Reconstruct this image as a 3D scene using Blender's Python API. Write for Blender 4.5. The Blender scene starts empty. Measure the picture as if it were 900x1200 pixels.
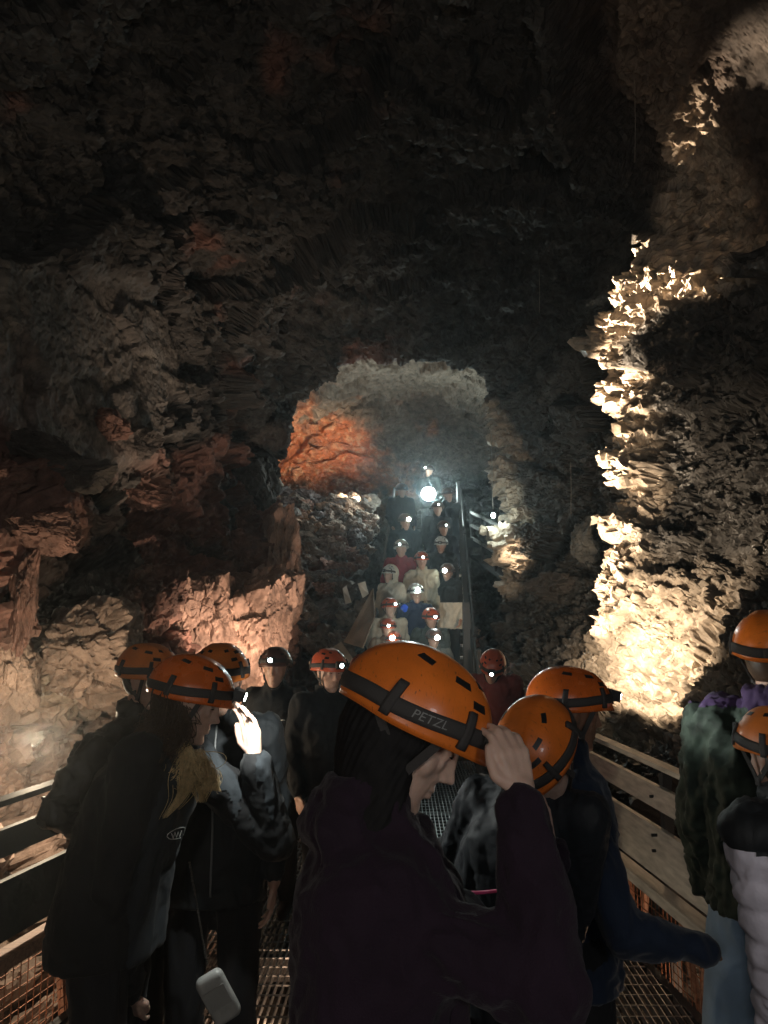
import bpy, math, random
import numpy as np
from mathutils import Matrix, Vector, Euler

random.seed(7)
scene = bpy.context.scene
col = scene.collection
R = math.radians

# ------------------------------------------------------------------ camera
PITCH = R(7.5)
CAM = np.array([0.0, 0.0, 1.9])
FPX = 873.0
cp, sp_ = math.cos(PITCH), math.sin(PITCH)
cam_data = bpy.data.cameras.new("camera")
cam = bpy.data.objects.new("camera", cam_data)
col.objects.link(cam)
cam.location = CAM
cam.rotation_euler = (math.pi / 2 + PITCH, 0, 0)
cam_data.sensor_fit = 'VERTICAL'
cam_data.sensor_height = 24.0
cam_data.lens = 24.0 * FPX / 1200.0
cam_data.clip_start = 0.02
cam_data.clip_end = 200
scene.camera = cam


def at(u, v, Y):
    """world point Y metres ahead that stands at photo position (u, v)"""
    a = (u - 450) / FPX
    b = (600 - v) / FPX
    y = cp - b * sp_
    z = sp_ + b * cp
    k = Y / y
    return Vector((a * k, Y, 1.9 + z * k))


def project(P):
    d = P - CAM
    f = d[:, 1] * cp + d[:, 2] * sp_
    up = -d[:, 1] * sp_ + d[:, 2] * cp
    f = np.where(f < 0.05, 0.05, f)
    return 450 + FPX * d[:, 0] / f, 600 - FPX * up / f, f


# ------------------------------------------------------------------ noise
def _hash(ix, iy, iz, seed):
    h = (ix.astype(np.uint32) * np.uint32(374761393) + iy.astype(np.uint32) * np.uint32(668265263)
         + iz.astype(np.uint32) * np.uint32(2147483647 - 1013904223) + np.uint32(seed * 7919 + 17))
    h ^= h >> np.uint32(13)
    h *= np.uint32(1274126177)
    h ^= h >> np.uint32(16)
    h *= np.uint32(2246822519)
    h ^= h >> np.uint32(15)
    return h


def _h01(ix, iy, iz, seed):
    return (_hash(ix, iy, iz, seed) >> np.uint32(8)).astype(np.float32) / 16777216.0


def vnoise(p, seed=0):
    f = np.floor(p)
    i = f.astype(np.int64)
    t = (p - f).astype(np.float32)
    t = t * t * (3 - 2 * t)
    out = 0
    for dx in (0, 1):
        wx = t[:, 0] if dx else 1 - t[:, 0]
        for dy in (0, 1):
            wy = t[:, 1] if dy else 1 - t[:, 1]
            for dz in (0, 1):
                wz = t[:, 2] if dz else 1 - t[:, 2]
                out = out + wx * wy * wz * _h01(i[:, 0] + dx, i[:, 1] + dy, i[:, 2] + dz, seed)
    return out * 2 - 1


def fbm(p, octs=4, seed=0, gain=0.5):
    s, a, k = 0, 1.0, 1.0
    for o in range(octs):
        s = s + a * vnoise(p * k, seed + o * 31)
        a *= gain
        k *= 2.03
    return s


def facet(p, seed=0, tilt=1.0):
    """angular blocks: every cell is a tilted plane of its own. returns height, edge distance, cell random"""
    f = np.floor(p)
    i = f.astype(np.int64)
    t = (p - f).astype(np.float32)
    n = len(p)
    d1 = np.full(n, 9, np.float32); d2 = np.full(n, 9, np.float32)
    best = np.zeros((n, 3), np.int64)
    for dx in (-1, 0, 1):
        for dy in (-1, 0, 1):
            for dz in (-1, 0, 1):
                cx, cy, cz = i[:, 0] + dx, i[:, 1] + dy, i[:, 2] + dz
                h = _hash(cx, cy, cz, seed)
                jx = (h & np.uint32(1023)).astype(np.float32) / 1023.0
                jy = ((h >> np.uint32(10)) & np.uint32(1023)).astype(np.float32) / 1023.0
                jz = ((h >> np.uint32(20)) & np.uint32(1023)).astype(np.float32) / 1023.0
                d = (dx + jx - t[:, 0]) ** 2 + (dy + jy - t[:, 1]) ** 2 + (dz + jz - t[:, 2]) ** 2
                m = d < d1
                d2 = np.where(m, d1, np.minimum(d2, d))
                d1 = np.where(m, d, d1)
                best[m, 0] = cx[m]; best[m, 1] = cy[m]; best[m, 2] = cz[m]
    h = _hash(best[:, 0], best[:, 1], best[:, 2], seed)
    c = best.astype(np.float32).copy()
    c[:, 0] += (h & np.uint32(1023)).astype(np.float32) / 1023.0
    c[:, 1] += ((h >> np.uint32(10)) & np.uint32(1023)).astype(np.float32) / 1023.0
    c[:, 2] += ((h >> np.uint32(20)) & np.uint32(1023)).astype(np.float32) / 1023.0
    gx = _h01(best[:, 0], best[:, 1], best[:, 2], seed + 101) * 2 - 1
    gy = _h01(best[:, 0], best[:, 1], best[:, 2], seed + 102) * 2 - 1
    gz = _h01(best[:, 0], best[:, 1], best[:, 2], seed + 103) * 2 - 1
    rnd = _h01(best[:, 0], best[:, 1], best[:, 2], seed + 104)
    r = p.astype(np.float32) - c
    hgt = (rnd - 0.5) + tilt * (r[:, 0] * gx + r[:, 1] * gy + r[:, 2] * gz)
    return hgt, np.sqrt(d2) - np.sqrt(d1), rnd


def sstep(a, b, x):
    t = np.clip((x - a) / (b - a), 0, 1)
    return t * t * (3 - 2 * t)


# ------------------------------------------------------------------ objects
def tag(o, label=None, cat=None, group=None, kind=None):
    if label: o['label'] = label
    if cat: o['category'] = cat
    if group: o['group'] = group
    if kind: o['kind'] = kind
    return o


def empty(name, loc=(0, 0, 0), rz=0.0):
    o = bpy.data.objects.new(name, None)
    o.empty_display_size = 0.2
    o.location = loc
    o.rotation_euler = (0, 0, rz)
    col.objects.link(o)
    return o


def mesh_np(name, V, F, mat, parent=None, smooth=False, attrs=None):
    """fast mesh from numpy vertex array and quad/tri index array"""
    me = bpy.data.meshes.new(name)
    V = np.asarray(V, np.float32)
    F = np.asarray(F, np.int32)
    k = F.shape[1]
    me.vertices.add(len(V)); me.vertices.foreach_set('co', V.ravel())
    me.loops.add(F.size); me.loops.foreach_set('vertex_index', F.ravel())
    me.polygons.add(len(F))
    me.polygons.foreach_set('loop_start', np.arange(0, F.size, k, dtype=np.int32))
    me.polygons.foreach_set('use_smooth', np.full(len(F), smooth))
    if attrs:
        for an, val in attrs.items():
            if val.ndim == 2:
                a = me.attributes.new(an, 'FLOAT_COLOR', 'POINT')
                a.data.foreach_set('color', np.concatenate([val, np.ones((len(val), 1))], 1).astype(np.float32).ravel())
            else:
                a = me.attributes.new(an, 'FLOAT', 'POINT')
                a.data.foreach_set('value', val.astype(np.float32))
    me.update(calc_edges=True)
    me.materials.append(mat)
    o = bpy.data.objects.new(name, me)
    col.objects.link(o)
    if parent: o.parent = parent
    return o


class MB:
    """collects polygons, builds ONE mesh"""
    def __init__(self): self.v = []; self.f = []
    def add(self, V, F):
        b = len(self.v)
        self.v += [tuple(x) for x in V]
        self.f += [tuple(i + b for i in f) for f in F]
        return self
    def box(self, c, s, M=None):
        x, y, z = [q / 2 for q in s]
        V = [Vector((i * x, j * y, k * z)) for i in (-1, 1) for j in (-1, 1) for k in (-1, 1)]
        if M is not None: V = [M @ q for q in V]
        V = [q + Vector(c) for q in V]
        return self.add(V, [(0, 1, 3, 2), (4, 6, 7, 5), (0, 4, 5, 1), (2, 3, 7, 6), (0, 2, 6, 4), (1, 5, 7, 3)])
    def beam(self, a, b, w, h, up=(0, 0, 1)):
        """rectangular bar from a to b, w wide sideways, h tall along up"""
        a, b = Vector(a), Vector(b)
        d = (b - a).normalized()
        s = d.cross(Vector(up))
        s = s.normalized() if s.length > 1e-6 else Vector((1, 0, 0))
        t = s.cross(d).normalized()
        V = []
        for p in (a, b):
            for i, j in ((-1, -1), (1, -1), (1, 1), (-1, 1)):
                V.append(p + s * (i * w / 2) + t * (j * h / 2))
        return self.add(V, [(0, 3, 2, 1), (4, 5, 6, 7), (0, 1, 5, 4), (1, 2, 6, 5), (2, 3, 7, 6), (3, 0, 4, 7)])
    def tube(self, pts, r, n=8, cap=True):
        pts = [Vector(p) for p in pts]
        rs = r if isinstance(r, (list, tuple)) else [r] * len(pts)
        V = []; F = []
        ref = Vector((0.3, 0.2, 1)).normalized()
        for i, p in enumerate(pts):
            d = (pts[min(i + 1, len(pts) - 1)] - pts[max(i - 1, 0)])
            d = d.normalized() if d.length > 1e-9 else Vector((0, 0, 1))
            if abs(d.dot(ref)) > 0.97: rf = Vector((1, 0, 0))
            else: rf = ref
            s = d.cross(rf).normalized(); t = s.cross(d)
            for k in range(n):
                a = 2 * math.pi * k / n
                V.append(p + (s * math.cos(a) + t * math.sin(a)) * rs[i])
        for i in range(len(pts) - 1):
            for k in range(n):
                F.append((i * n + k, i * n + (k + 1) % n, (i + 1) * n + (k + 1) % n, (i + 1) * n + k))
        if cap:
            F.append(tuple(range(n - 1, -1, -1)))
            F.append(tuple(range((len(pts) - 1) * n, len(pts) * n)))
        return self.add(V, F)
    def ball(self, c, s, M=None, nu=16, nv=10):
        if not isinstance(s, (list, tuple)): s = (s, s, s)
        V = []; F = []
        V.append(Vector((0, 0, s[2])))
        for j in range(1, nv):
            ph = math.pi * j / nv
            for i in range(nu):
                th = 2 * math.pi * i / nu
                V.append(Vector((s[0] * math.sin(ph) * math.cos(th), s[1] * math.sin(ph) * math.sin(th), s[2] * math.cos(ph))))
        V.append(Vector((0, 0, -s[2])))
        for i in range(nu):
            F.append((0, 1 + i, 1 + (i + 1) % nu))
            F.append((len(V) - 1, 1 + (nv - 2) * nu + (i + 1) % nu, 1 + (nv - 2) * nu + i))
        for j in range(nv - 2):
            for i in range(nu):
                a = 1 + j * nu + i; b = 1 + j * nu + (i + 1) % nu
                F.append((a, a + nu, b + nu, b))
        if M is not None: V = [M @ q for q in V]
        return self.add([q + Vector(c) for q in V], F)
    def capsule(self, a, b, r0, r1, n=14):
        """tapered capsule with round ends"""
        a, b = Vector(a), Vector(b)
        d = b - a; L = d.length
        d = d.normalized() if L > 1e-9 else Vector((0, 0, 1))
        pts = []; rs = []
        for k in range(5):
            t = math.pi / 2 * (1 - k / 5.0)
            pts.append(a - d * r0 * math.sin(t)); rs.append(max(r0 * math.cos(t), 1e-4))
        pts.append(a); rs.append(r0)
        pts.append(b); rs.append(r1)
        for k in range(1, 6):
            t = math.pi / 2 * k / 5.0
            pts.append(b + d * r1 * math.sin(t)); rs.append(max(r1 * math.cos(t), 1e-4))
        # straight sweep, fixed frame
        rf = Vector((0.3, 0.2, 1)).normalized()
        if abs(d.dot(rf)) > 0.97: rf = Vector((1, 0, 0))
        s = d.cross(rf).normalized(); t_ = s.cross(d)
        V = []; F = []
        for p, r in zip(pts, rs):
            for k in range(n):
                an = 2 * math.pi * k / n
                V.append(p + (s * math.cos(an) + t_ * math.sin(an)) * r)
        for i in range(len(pts) - 1):
            for k in range(n):
                F.append((i * n + k, i * n + (k + 1) % n, (i + 1) * n + (k + 1) % n, (i + 1) * n + k))
        F.append(tuple(range(n - 1, -1, -1))); F.append(tuple(range((len(pts) - 1) * n, len(pts) * n)))
        return self.add(V, F)
    def loft(self, rings):
        """closed rings of equal count, capped"""
        n = len(rings[0]); V = [p for r in rings for p in r]; F = []
        for i in range(len(rings) - 1):
            for k in range(n):
                F.append((i * n + k, i * n + (k + 1) % n, (i + 1) * n + (k + 1) % n, (i + 1) * n + k))
        F.append(tuple(range(n - 1, -1, -1))); F.append(tuple(range((len(rings) - 1) * n, len(rings) * n)))
        return self.add(V, F)
    def build(self, name, mat, parent=None, smooth=False, M=None):
        me = bpy.data.meshes.new(name)
        V = self.v if M is None else [tuple(M @ Vector(q)) for q in self.v]
        me.from_pydata(V, [], self.f)
        me.validate()
        if smooth: me.polygons.foreach_set('use_smooth', [True] * len(me.polygons))
        me.update()
        me.materials.append(mat)
        o = bpy.data.objects.new(name, me)
        col.objects.link(o)
        if parent: o.parent = parent
        return o


# ------------------------------------------------------------------ materials
def nodemat(name):
    m = bpy.data.materials.new(name); m.use_nodes = True
    nt = m.node_tree; b = nt.nodes['Principled BSDF']
    return m, nt, b


def simple(name, colr, rough=0.6, metal=0.0, noise=0.0, nscale=30.0, bump=0.0, bscale=200.0, spec=0.5, rvar=0.0, sheen=0.0, sss=0.0, stretch=None, coat=0.0):
    m, nt, b = nodemat(name)
    N, L = nt.nodes, nt.links
    b.inputs['Roughness'].default_value = rough
    b.inputs['Metallic'].default_value = metal
    b.inputs['Specular IOR Level'].default_value = spec
    if sheen: b.inputs['Sheen Weight'].default_value = sheen
    if coat: b.inputs['Coat Weight'].default_value = coat
    if sss:
        b.inputs['Subsurface Weight'].default_value = sss
        b.inputs['Subsurface Radius'].default_value = (0.012, 0.004, 0.002)
        b.inputs['Subsurface Scale'].default_value = 1.0
    tc = N.new('ShaderNodeTexCoord')
    vec = tc.outputs['Object']
    if stretch:
        mp = N.new('ShaderNodeMapping'); mp.inputs['Scale'].default_value = stretch
        L.new(vec, mp.inputs['Vector']); vec = mp.outputs['Vector']
    if noise:
        n = N.new('ShaderNodeTexNoise'); n.inputs['Scale'].default_value = nscale; n.inputs['Detail'].default_value = 6
        L.new(vec, n.inputs['Vector'])
        r = N.new('ShaderNodeValToRGB')
        r.color_ramp.elements[0].position = 0.3; r.color_ramp.elements[1].position = 0.7
        r.color_ramp.elements[0].color = tuple(c * (1 - noise) for c in colr) + (1,)
        r.color_ramp.elements[1].color = tuple(min(1, c * (1 + noise)) for c in colr) + (1,)
        L.new(n.outputs['Fac'], r.inputs['Fac']); L.new(r.outputs['Color'], b.inputs['Base Color'])
        if rvar:
            mr = N.new('ShaderNodeMapRange')
            mr.inputs['To Min'].default_value = rough - rvar; mr.inputs['To Max'].default_value = rough + rvar
            L.new(n.outputs['Fac'], mr.inputs['Value']); L.new(mr.outputs['Result'], b.inputs['Roughness'])
    else:
        b.inputs['Base Color'].default_value = tuple(colr) + (1,)
    if bump:
        n2 = N.new('ShaderNodeTexNoise'); n2.inputs['Scale'].default_value = bscale; n2.inputs['Detail'].default_value = 4
        L.new(vec, n2.inputs['Vector'])
        bp = N.new('ShaderNodeBump'); bp.inputs['Strength'].default_value = bump; bp.inputs['Distance'].default_value = 0.004
        L.new(n2.outputs['Fac'], bp.inputs['Height']); L.new(bp.outputs['Normal'], b.inputs['Normal'])
    return m


def emitter(name, colr, strength):
    m, nt, b = nodemat(name)
    b.inputs['Base Color'].default_value = (0.8, 0.8, 0.8, 1)
    b.inputs['Emission Color'].default_value = tuple(colr) + (1,)
    b.inputs['Emission Strength'].default_value = strength
    return m


def rock_material():
    m, nt, b = nodemat("rock")
    N, L = nt.nodes, nt.links
    at_c = N.new('ShaderNodeAttribute'); at_c.attribute_name = 'rockcol'
    at_w = N.new('ShaderNodeAttribute'); at_w.attribute_name = 'wet'
    geo = N.new('ShaderNodeNewGeometry')
    n1 = N.new('ShaderNodeTexNoise'); n1.inputs['Scale'].default_value = 6; n1.inputs['Detail'].default_value = 9; n1.inputs['Roughness'].default_value = 0.7
    L.new(geo.outputs['Position'], n1.inputs['Vector'])
    mr = N.new('ShaderNodeMapRange'); mr.inputs['From Min'].default_value = 0.3; mr.inputs['From Max'].default_value = 0.72
    mr.inputs['To Min'].default_value = 0.5; mr.inputs['To Max'].default_value = 1.5
    L.new(n1.outputs['Fac'], mr.inputs['Value'])
    mx = N.new('ShaderNodeVectorMath'); mx.operation = 'SCALE'
    L.new(at_c.outputs['Color'], mx.inputs[0]); L.new(mr.outputs['Result'], mx.inputs['Scale'])
    L.new(mx.outputs['Vector'], b.inputs['Base Color'])
    n2 = N.new('ShaderNodeTexNoise'); n2.inputs['Scale'].default_value = 38; n2.inputs['Detail'].default_value = 8; n2.inputs['Roughness'].default_value = 0.65
    L.new(geo.outputs['Position'], n2.inputs['Vector'])
    vo = N.new('ShaderNodeTexVoronoi'); vo.inputs['Scale'].default_value = 22
    L.new(geo.outputs['Position'], vo.inputs['Vector'])
    ad = N.new('ShaderNodeMath'); ad.operation = 'MULTIPLY_ADD'; ad.inputs[1].default_value = 0.5
    L.new(vo.outputs['Distance'], ad.inputs[0]); L.new(n2.outputs['Fac'], ad.inputs[2])
    bp = N.new('ShaderNodeBump'); bp.inputs['Strength'].default_value = 0.55; bp.inputs['Distance'].default_value = 0.02
    L.new(ad.outputs[0], bp.inputs['Height']); L.new(bp.outputs['Normal'], b.inputs['Normal'])
    # wet rock shines
    n3 = N.new('ShaderNodeTexNoise'); n3.inputs['Scale'].default_value = 3.2; n3.inputs['Detail'].default_value = 5
    L.new(geo.outputs['Position'], n3.inputs['Vector'])
    ml = N.new('ShaderNodeMath'); ml.operation = 'MULTIPLY'
    L.new(at_w.outputs['Fac'], ml.inputs[0])
    m3 = N.new('ShaderNodeMapRange'); m3.inputs['From Min'].default_value = 0.35; m3.inputs['From Max'].default_value = 0.6
    L.new(n3.outputs['Fac'], m3.inputs['Value']); L.new(m3.outputs['Result'], ml.inputs[1])
    m4 = N.new('ShaderNodeMapRange'); m4.inputs['To Min'].default_value = 0.82; m4.inputs['To Max'].default_value = 0.2
    L.new(ml.outputs[0], m4.inputs['Value']); L.new(m4.outputs['Result'], b.inputs['Roughness'])
    return m


M_ROCK = rock_material()
M_STEEL = simple("galvanised steel", (0.30, 0.30, 0.29), 0.42, 0.9, noise=0.3, nscale=9, rvar=0.12, bump=0.1)
M_GRATE = simple("steel grating", (0.36, 0.37, 0.38), 0.35, 0.9, noise=0.35, nscale=14, rvar=0.1)
M_DKSTEEL = simple("dark steel", (0.025, 0.026, 0.028), 0.65, 0.2, noise=0.3, nscale=12, bump=0.1)
M_BOARD = simple("weathered boards", (0.44, 0.41, 0.36), 0.42, 0.15, noise=0.3, nscale=7, rvar=0.1, bump=0.3, bscale=60, stretch=(6, 1, 6))
M_DKBOARD = simple("dark boards", (0.022, 0.030, 0.032), 0.7, 0.0, noise=0.35, nscale=7, rvar=0.1, bump=0.3, bscale=60)
M_REDMESH = simple("reddish mesh", (0.30, 0.12, 0.06), 0.6, 0.4, noise=0.4, nscale=20)  # wires reddish brown all over
M_REDWOOD = simple("reddish wood rail", (0.36, 0.19, 0.12), 0.6, 0, noise=0.35, nscale=8, bump=0.3, bscale=80, stretch=(1, 9, 9))
# ------------------------------------------------------------------ the cave
# closed cross sections, 15 points each (x, z), floor middle first and round by the left wall, ceiling, right wall
ST = [
 (-5.0, [(0,-.9),(-2.0,-.8),(-2.9,.4),(-3.6,2.2),(-4.6,4.2),(-4.3,6.8),(-2.6,8.4),(0.2,9.0),(2.8,8.7),(4.8,7.4),(5.3,4.8),(4.6,2.8),(3.6,1.4),(2.6,.3),(1.9,-.8)]),
 (0.0,  [(0,-.9),(-2.0,-.8),(-2.9,.4),(-3.5,2.2),(-4.4,4.2),(-4.2,6.8),(-2.5,8.4),(0.2,9.0),(2.8,8.7),(4.8,7.4),(5.2,4.8),(4.5,2.8),(3.6,1.4),(2.6,.3),(1.9,-.8)]),
 (4.0,  [(0,-.9),(-1.8,-.7),(-2.5,.4),(-2.9,2.0),(-3.9,4.0),(-4.0,6.6),(-2.4,8.1),(0.2,8.7),(2.7,8.4),(4.6,7.2),(5.0,4.6),(4.3,2.7),(3.5,1.3),(2.4,.3),(1.8,-.7)]),
 (7.0,  [(0,-.8),(-1.7,-.6),(-2.3,.5),(-2.6,2.0),(-3.3,4.0),(-3.5,6.2),(-2.1,7.6),(0.3,8.2),(2.6,7.8),(4.0,6.6),(4.3,4.6),(3.9,2.9),(3.2,1.6),(2.2,.4),(1.7,-.6)]),
 (10.0, [(0.2,-.6),(-1.4,-.4),(-1.9,.6),(-2.1,2.0),(-2.6,3.9),(-2.7,5.7),(-1.6,7.0),(0.4,7.6),(2.3,7.3),(3.4,6.2),(3.6,4.5),(3.4,3.0),(2.9,1.8),(2.1,.6),(1.6,-.4)]),
 (12.4, [(0.3,-.3),(-1.2,-.1),(-1.75,.8),(-1.85,2.2),(-2.2,3.9),(-2.1,5.4),(-1.2,6.5),(0.5,7.0),(2.0,6.6),(2.8,5.6),(3.0,4.3),(2.9,3.0),(2.6,1.9),(2.0,.8),(1.6,-.1)]),
 (13.3, [(0.4,.3),(-1.0,.5),(-1.7,1.1),(-1.8,2.3),(-1.95,3.8),(-1.75,5.2),(-0.9,6.2),(0.5,6.6),(1.7,6.2),(2.3,5.3),(2.5,4.1),(2.5,3.0),(2.4,2.0),(2.0,1.0),(1.5,.3)]),
 (14.0, [(0.5,.8),(-1.0,1.0),(-2.2,1.6),(-2.7,2.8),(-3.0,4.2),(-2.8,5.8),(-1.5,7.0),(0.5,7.4),(2.2,7.0),(3.2,5.8),(3.5,4.4),(3.4,3.2),(3.0,2.2),(2.2,1.2),(1.6,.8)]),
 (16.0, [(0.6,2.0),(-0.9,2.4),(-2.6,3.3),(-3.1,4.1),(-3.3,5.0),(-3.0,6.2),(-1.6,7.2),(0.5,7.5),(2.4,7.1),(3.6,6.0),(3.9,4.8),(3.7,3.8),(3.1,2.6),(2.3,2.0),(1.7,1.9)]),
 (19.0, [(0.6,3.4),(-0.9,3.6),(-2.2,3.9),(-2.7,4.5),(-2.9,5.3),(-2.7,6.2),(-1.4,7.1),(0.6,7.3),(2.2,7.0),(3.2,6.2),(3.4,5.2),(3.2,4.4),(2.9,3.8),(2.3,3.5),(1.7,3.4)]),
 (20.3, [(0.5+.02*math.sin(-2*math.pi*k/15), 5.4-.02*math.cos(2*math.pi*k/15)) for k in range(15)]),
]


def catmull(P, t):
    """P (n,k) samples, t float array of index positions, clamped"""
    n = len(P)
    i = np.clip(np.floor(t).astype(int), 0, n - 2)
    f = (t - i)[:, None]
    p0 = P[np.clip(i - 1, 0, n - 1)]; p1 = P[i]; p2 = P[i + 1]; p3 = P[np.clip(i + 2, 0, n - 1)]
    return 0.5 * ((2 * p1) + (-p0 + p2) * f + (2 * p0 - 5 * p1 + 4 * p2 - p3) * f * f + (-p0 + 3 * p1 - 3 * p2 + p3) * f ** 3)


def build_base(rows_per, NA):
    K = 15
    secs = np.array([s for _, s in ST], float)         # S,K,2
    ys = np.array([y for y, _ in ST], float)
    ts = []
    for i, n in enumerate(rows_per):
        ts += list(i + np.arange(n) / n)
    ts.append(len(ST) - 1.0)
    ts = np.array(ts)
    # monotone in y: linear y is fine at station scale
    yy = np.interp(ts, np.arange(len(ys)), ys)
    S2 = np.empty((len(ts), K, 2))
    tl = ts
    i = np.clip(np.floor(tl).astype(int), 0, len(ys) - 2); f = (tl - i); f = f * f * (3 - 2 * f) * 0.5 + f * 0.5
    S2 = secs[i] * (1 - f)[:, None, None] + secs[i + 1] * f[:, None, None]
    # round the ring
    a = np.linspace(0, K, NA + 1)
    P = np.empty((len(ts), NA + 1, 3))
    ext = np.concatenate([S2[:, -2:], S2, S2[:, :3]], 1)
    ia = np.floor(a).astype(int); ia = np.minimum(ia, K - 1); fa = (a - ia)[None, :, None]
    p0 = ext[:, ia + 1]; p1 = ext[:, ia + 2]; p2 = ext[:, ia + 3]; p3 = ext[:, ia + 4]
    Q = 0.5 * ((2 * p1) + (-p0 + p2) * fa + (2 * p0 - 5 * p1 + 4 * p2 - p3) * fa ** 2 + (-p0 + 3 * p1 - 3 * p2 + p3) * fa ** 3)
    P[:, :, 0] = Q[:, :, 0]; P[:, :, 2] = Q[:, :, 1]; P[:, :, 1] = yy[:, None]
    return P


def grid_normals(P):
    du = np.gradient(P, axis=0); dv = np.gradient(P, axis=1)
    n = np.cross(dv, du)
    n /= np.maximum(np.linalg.norm(n, axis=2, keepdims=True), 1e-9)
    return n


DETAIL = 1.0
rows = [6, 16, 130, 200, 150, 70, 60, 110, 130, 160]
NA = 1050
P0 = build_base([int(r * DETAIL) for r in rows], NA)
N0 = grid_normals(P0)
# normals must point into the cave
cen = np.stack([np.full(P0.shape[0], 0.4), P0[:, 0, 1], np.interp(P0[:, 0, 1], [0, 13, 20], [3.6, 3.6, 5.0])], 1)
sgn = np.sign(np.sum(N0 * (cen[:, None, :] - P0), axis=2)); 
if np.median(sgn) < 0: N0 = -N0

# coarse base for finding where a photo position meets the rock
_bp = P0[::4, ::4].reshape(-1, 3); _bn = N0[::4, ::4].reshape(-1, 3)
_bu, _bv, _bf = project(_bp)


def hit(u, v, ymin=2.0):
    d = (_bu - u) ** 2 + (_bv - v) ** 2
    ok = (_bp[:, 1] > ymin) & (d < 18 ** 2)
    if not ok.any(): ok = (_bp[:, 1] > ymin) & (d < 60 ** 2)
    idx = np.where(ok)[0]
    near = _bf[idx].min()
    idx = idx[_bf[idx] < near + 0.8]
    return _bp[idx[np.argmin(d[idx])]]


shape = P0.shape[:2]
p = P0.reshape(-1, 3).astype(np.float64)
nrm = N0.reshape(-1, 3)
X, Y, Z = p[:, 0], p[:, 1], p[:, 2]
disp = np.zeros(len(p), np.float32)
dirv = np.zeros((len(p), 3))


def near_line(pts, r):
    """smooth weight by distance to a polyline of world points; r radius (float or list)"""
    w = np.zeros(len(p))
    rs = r if isinstance(r, (list, tuple)) else [r] * len(pts)
    for k in range(len(pts) - 1):
        a, b = np.array(pts[k], float), np.array(pts[k + 1], float)
        ab = b - a
        t = np.clip(((p - a) @ ab) / max(ab @ ab, 1e-9), 0, 1)
        d = np.linalg.norm(p - (a + t[:, None] * ab), axis=1) / (rs[k] + (rs[k + 1] - rs[k]) * t)
        w = np.maximum(w, np.exp(-d * d * 1.2))
    return w


def blob(u, v, r, squash=None, ymin=2.0):
    c = hit(u, v, ymin)
    d = p - c
    if squash is not None: d = d * np.array(squash)
    return np.linalg.norm(d, axis=1) / r


# large-scale warp shared by all scales
w1 = np.stack([fbm(p * 0.8 + 11, 3, 1), fbm(p * 0.8 + 47, 3, 2), fbm(p * 0.8 + 83, 3, 3)], 1)
pw = p + 0.22 * w1
w2 = np.stack([fbm(p * 3.5 + 5, 3, 4), fbm(p * 3.5 + 29, 3, 5), fbm(p * 3.5 + 61, 3, 6)], 1)
pw2 = pw + 0.06 * w2

rightness = sstep(1.2, 2.4, X + 0.25 * w1[:, 0]) * sstep(13.2, 12.6, Y)
ceilness = sstep(4.8, 6.5, Z)
low = sstep(4.2, 3.2, Z + 0.3 * w1[:, 1])

# named areas, found where the photo shows them
slab_d = np.minimum(blob(70, 440, 1.0, (1, .55, 1.0)), blob(150, 400, .75, (1, .6, 1)))
slab = sstep(1.25, 0.85, slab_d)                      # the smooth grey slab on the left
alc_d = np.minimum(np.minimum(blob(810, 100, 1.35), blob(870, 210, 1.0)), blob(860, 20, 1.6))
alcove = sstep(1.15, 0.95, alc_d + 0.12 * w1[:, 2])                    # brown alcove high on the right
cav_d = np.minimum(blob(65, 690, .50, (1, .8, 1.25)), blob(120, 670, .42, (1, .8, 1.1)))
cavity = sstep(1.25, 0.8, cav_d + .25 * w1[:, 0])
cav2 = sstep(1.2, 0.8, blob(195, 630, .55, (1, .7, .9)) + .3 * w1[:, 1])
bould = sstep(1.2, 0.5, blob(90, 770, .62, (1, .75, 1.5)) + .15 * w1[:, 1])
pillar = sstep(1.25, 0.5, blob(285, 735, .85, (1.1, .45, .75)) + .1 * w1[:, 2])
ridge_px = [(720, 60), (722, 130), (765, 210), (782, 250), (765, 320), (725, 400), (725, 470), (738, 560), (735, 650), (735, 740)]
ridge_pts = [hit(u + (30 if v > 280 else 14), v) for u, v in ridge_px]
ridge = near_line(ridge_pts, [.42, .42, .42, .42, .4, .36, .36, .38, .42, .5])
web_pts = [hit(u, v) for u, v in [(790, 320), (850, 315), (925, 300)]]
web = near_line(web_pts, [.5, .36, .3])
far_pts = [hit(u, v, 9) for u, v in [(575, 485), (600, 540), (618, 600), (622, 640), (610, 690)]]
fridge = near_line(far_pts, .3)
bench = sstep(3.6, 2.6, Z) * rightness
redwall_w = sstep(2.1, 1.0, np.linalg.norm((p - np.array([-1.8, 19.0, 5.8])) * np.array([.62, .8, 1.6]), axis=1) + .9 * fbm(p * 1.6 + 7, 4, 77))

h1, e1, r1 = facet(pw * np.array([.95, .95, 1.2]), 21, 1.25)
h2, e2, r2 = facet(pw2 * np.array([2.2, 2.0, 2.7]), 22, 1.4)

smoothish = np.maximum(np.maximum(slab * 0.97, alcove * 0.9), sstep(13.6, 14.4, Y) * sstep(5.2, 6.0, Z) * .5)
rough = 1 - smoothish
leftlow = sstep(-.8, -1.4, X) * sstep(5.2, 4.4, Z)
cb = sstep(13.6, 14.4, Y)

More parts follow.
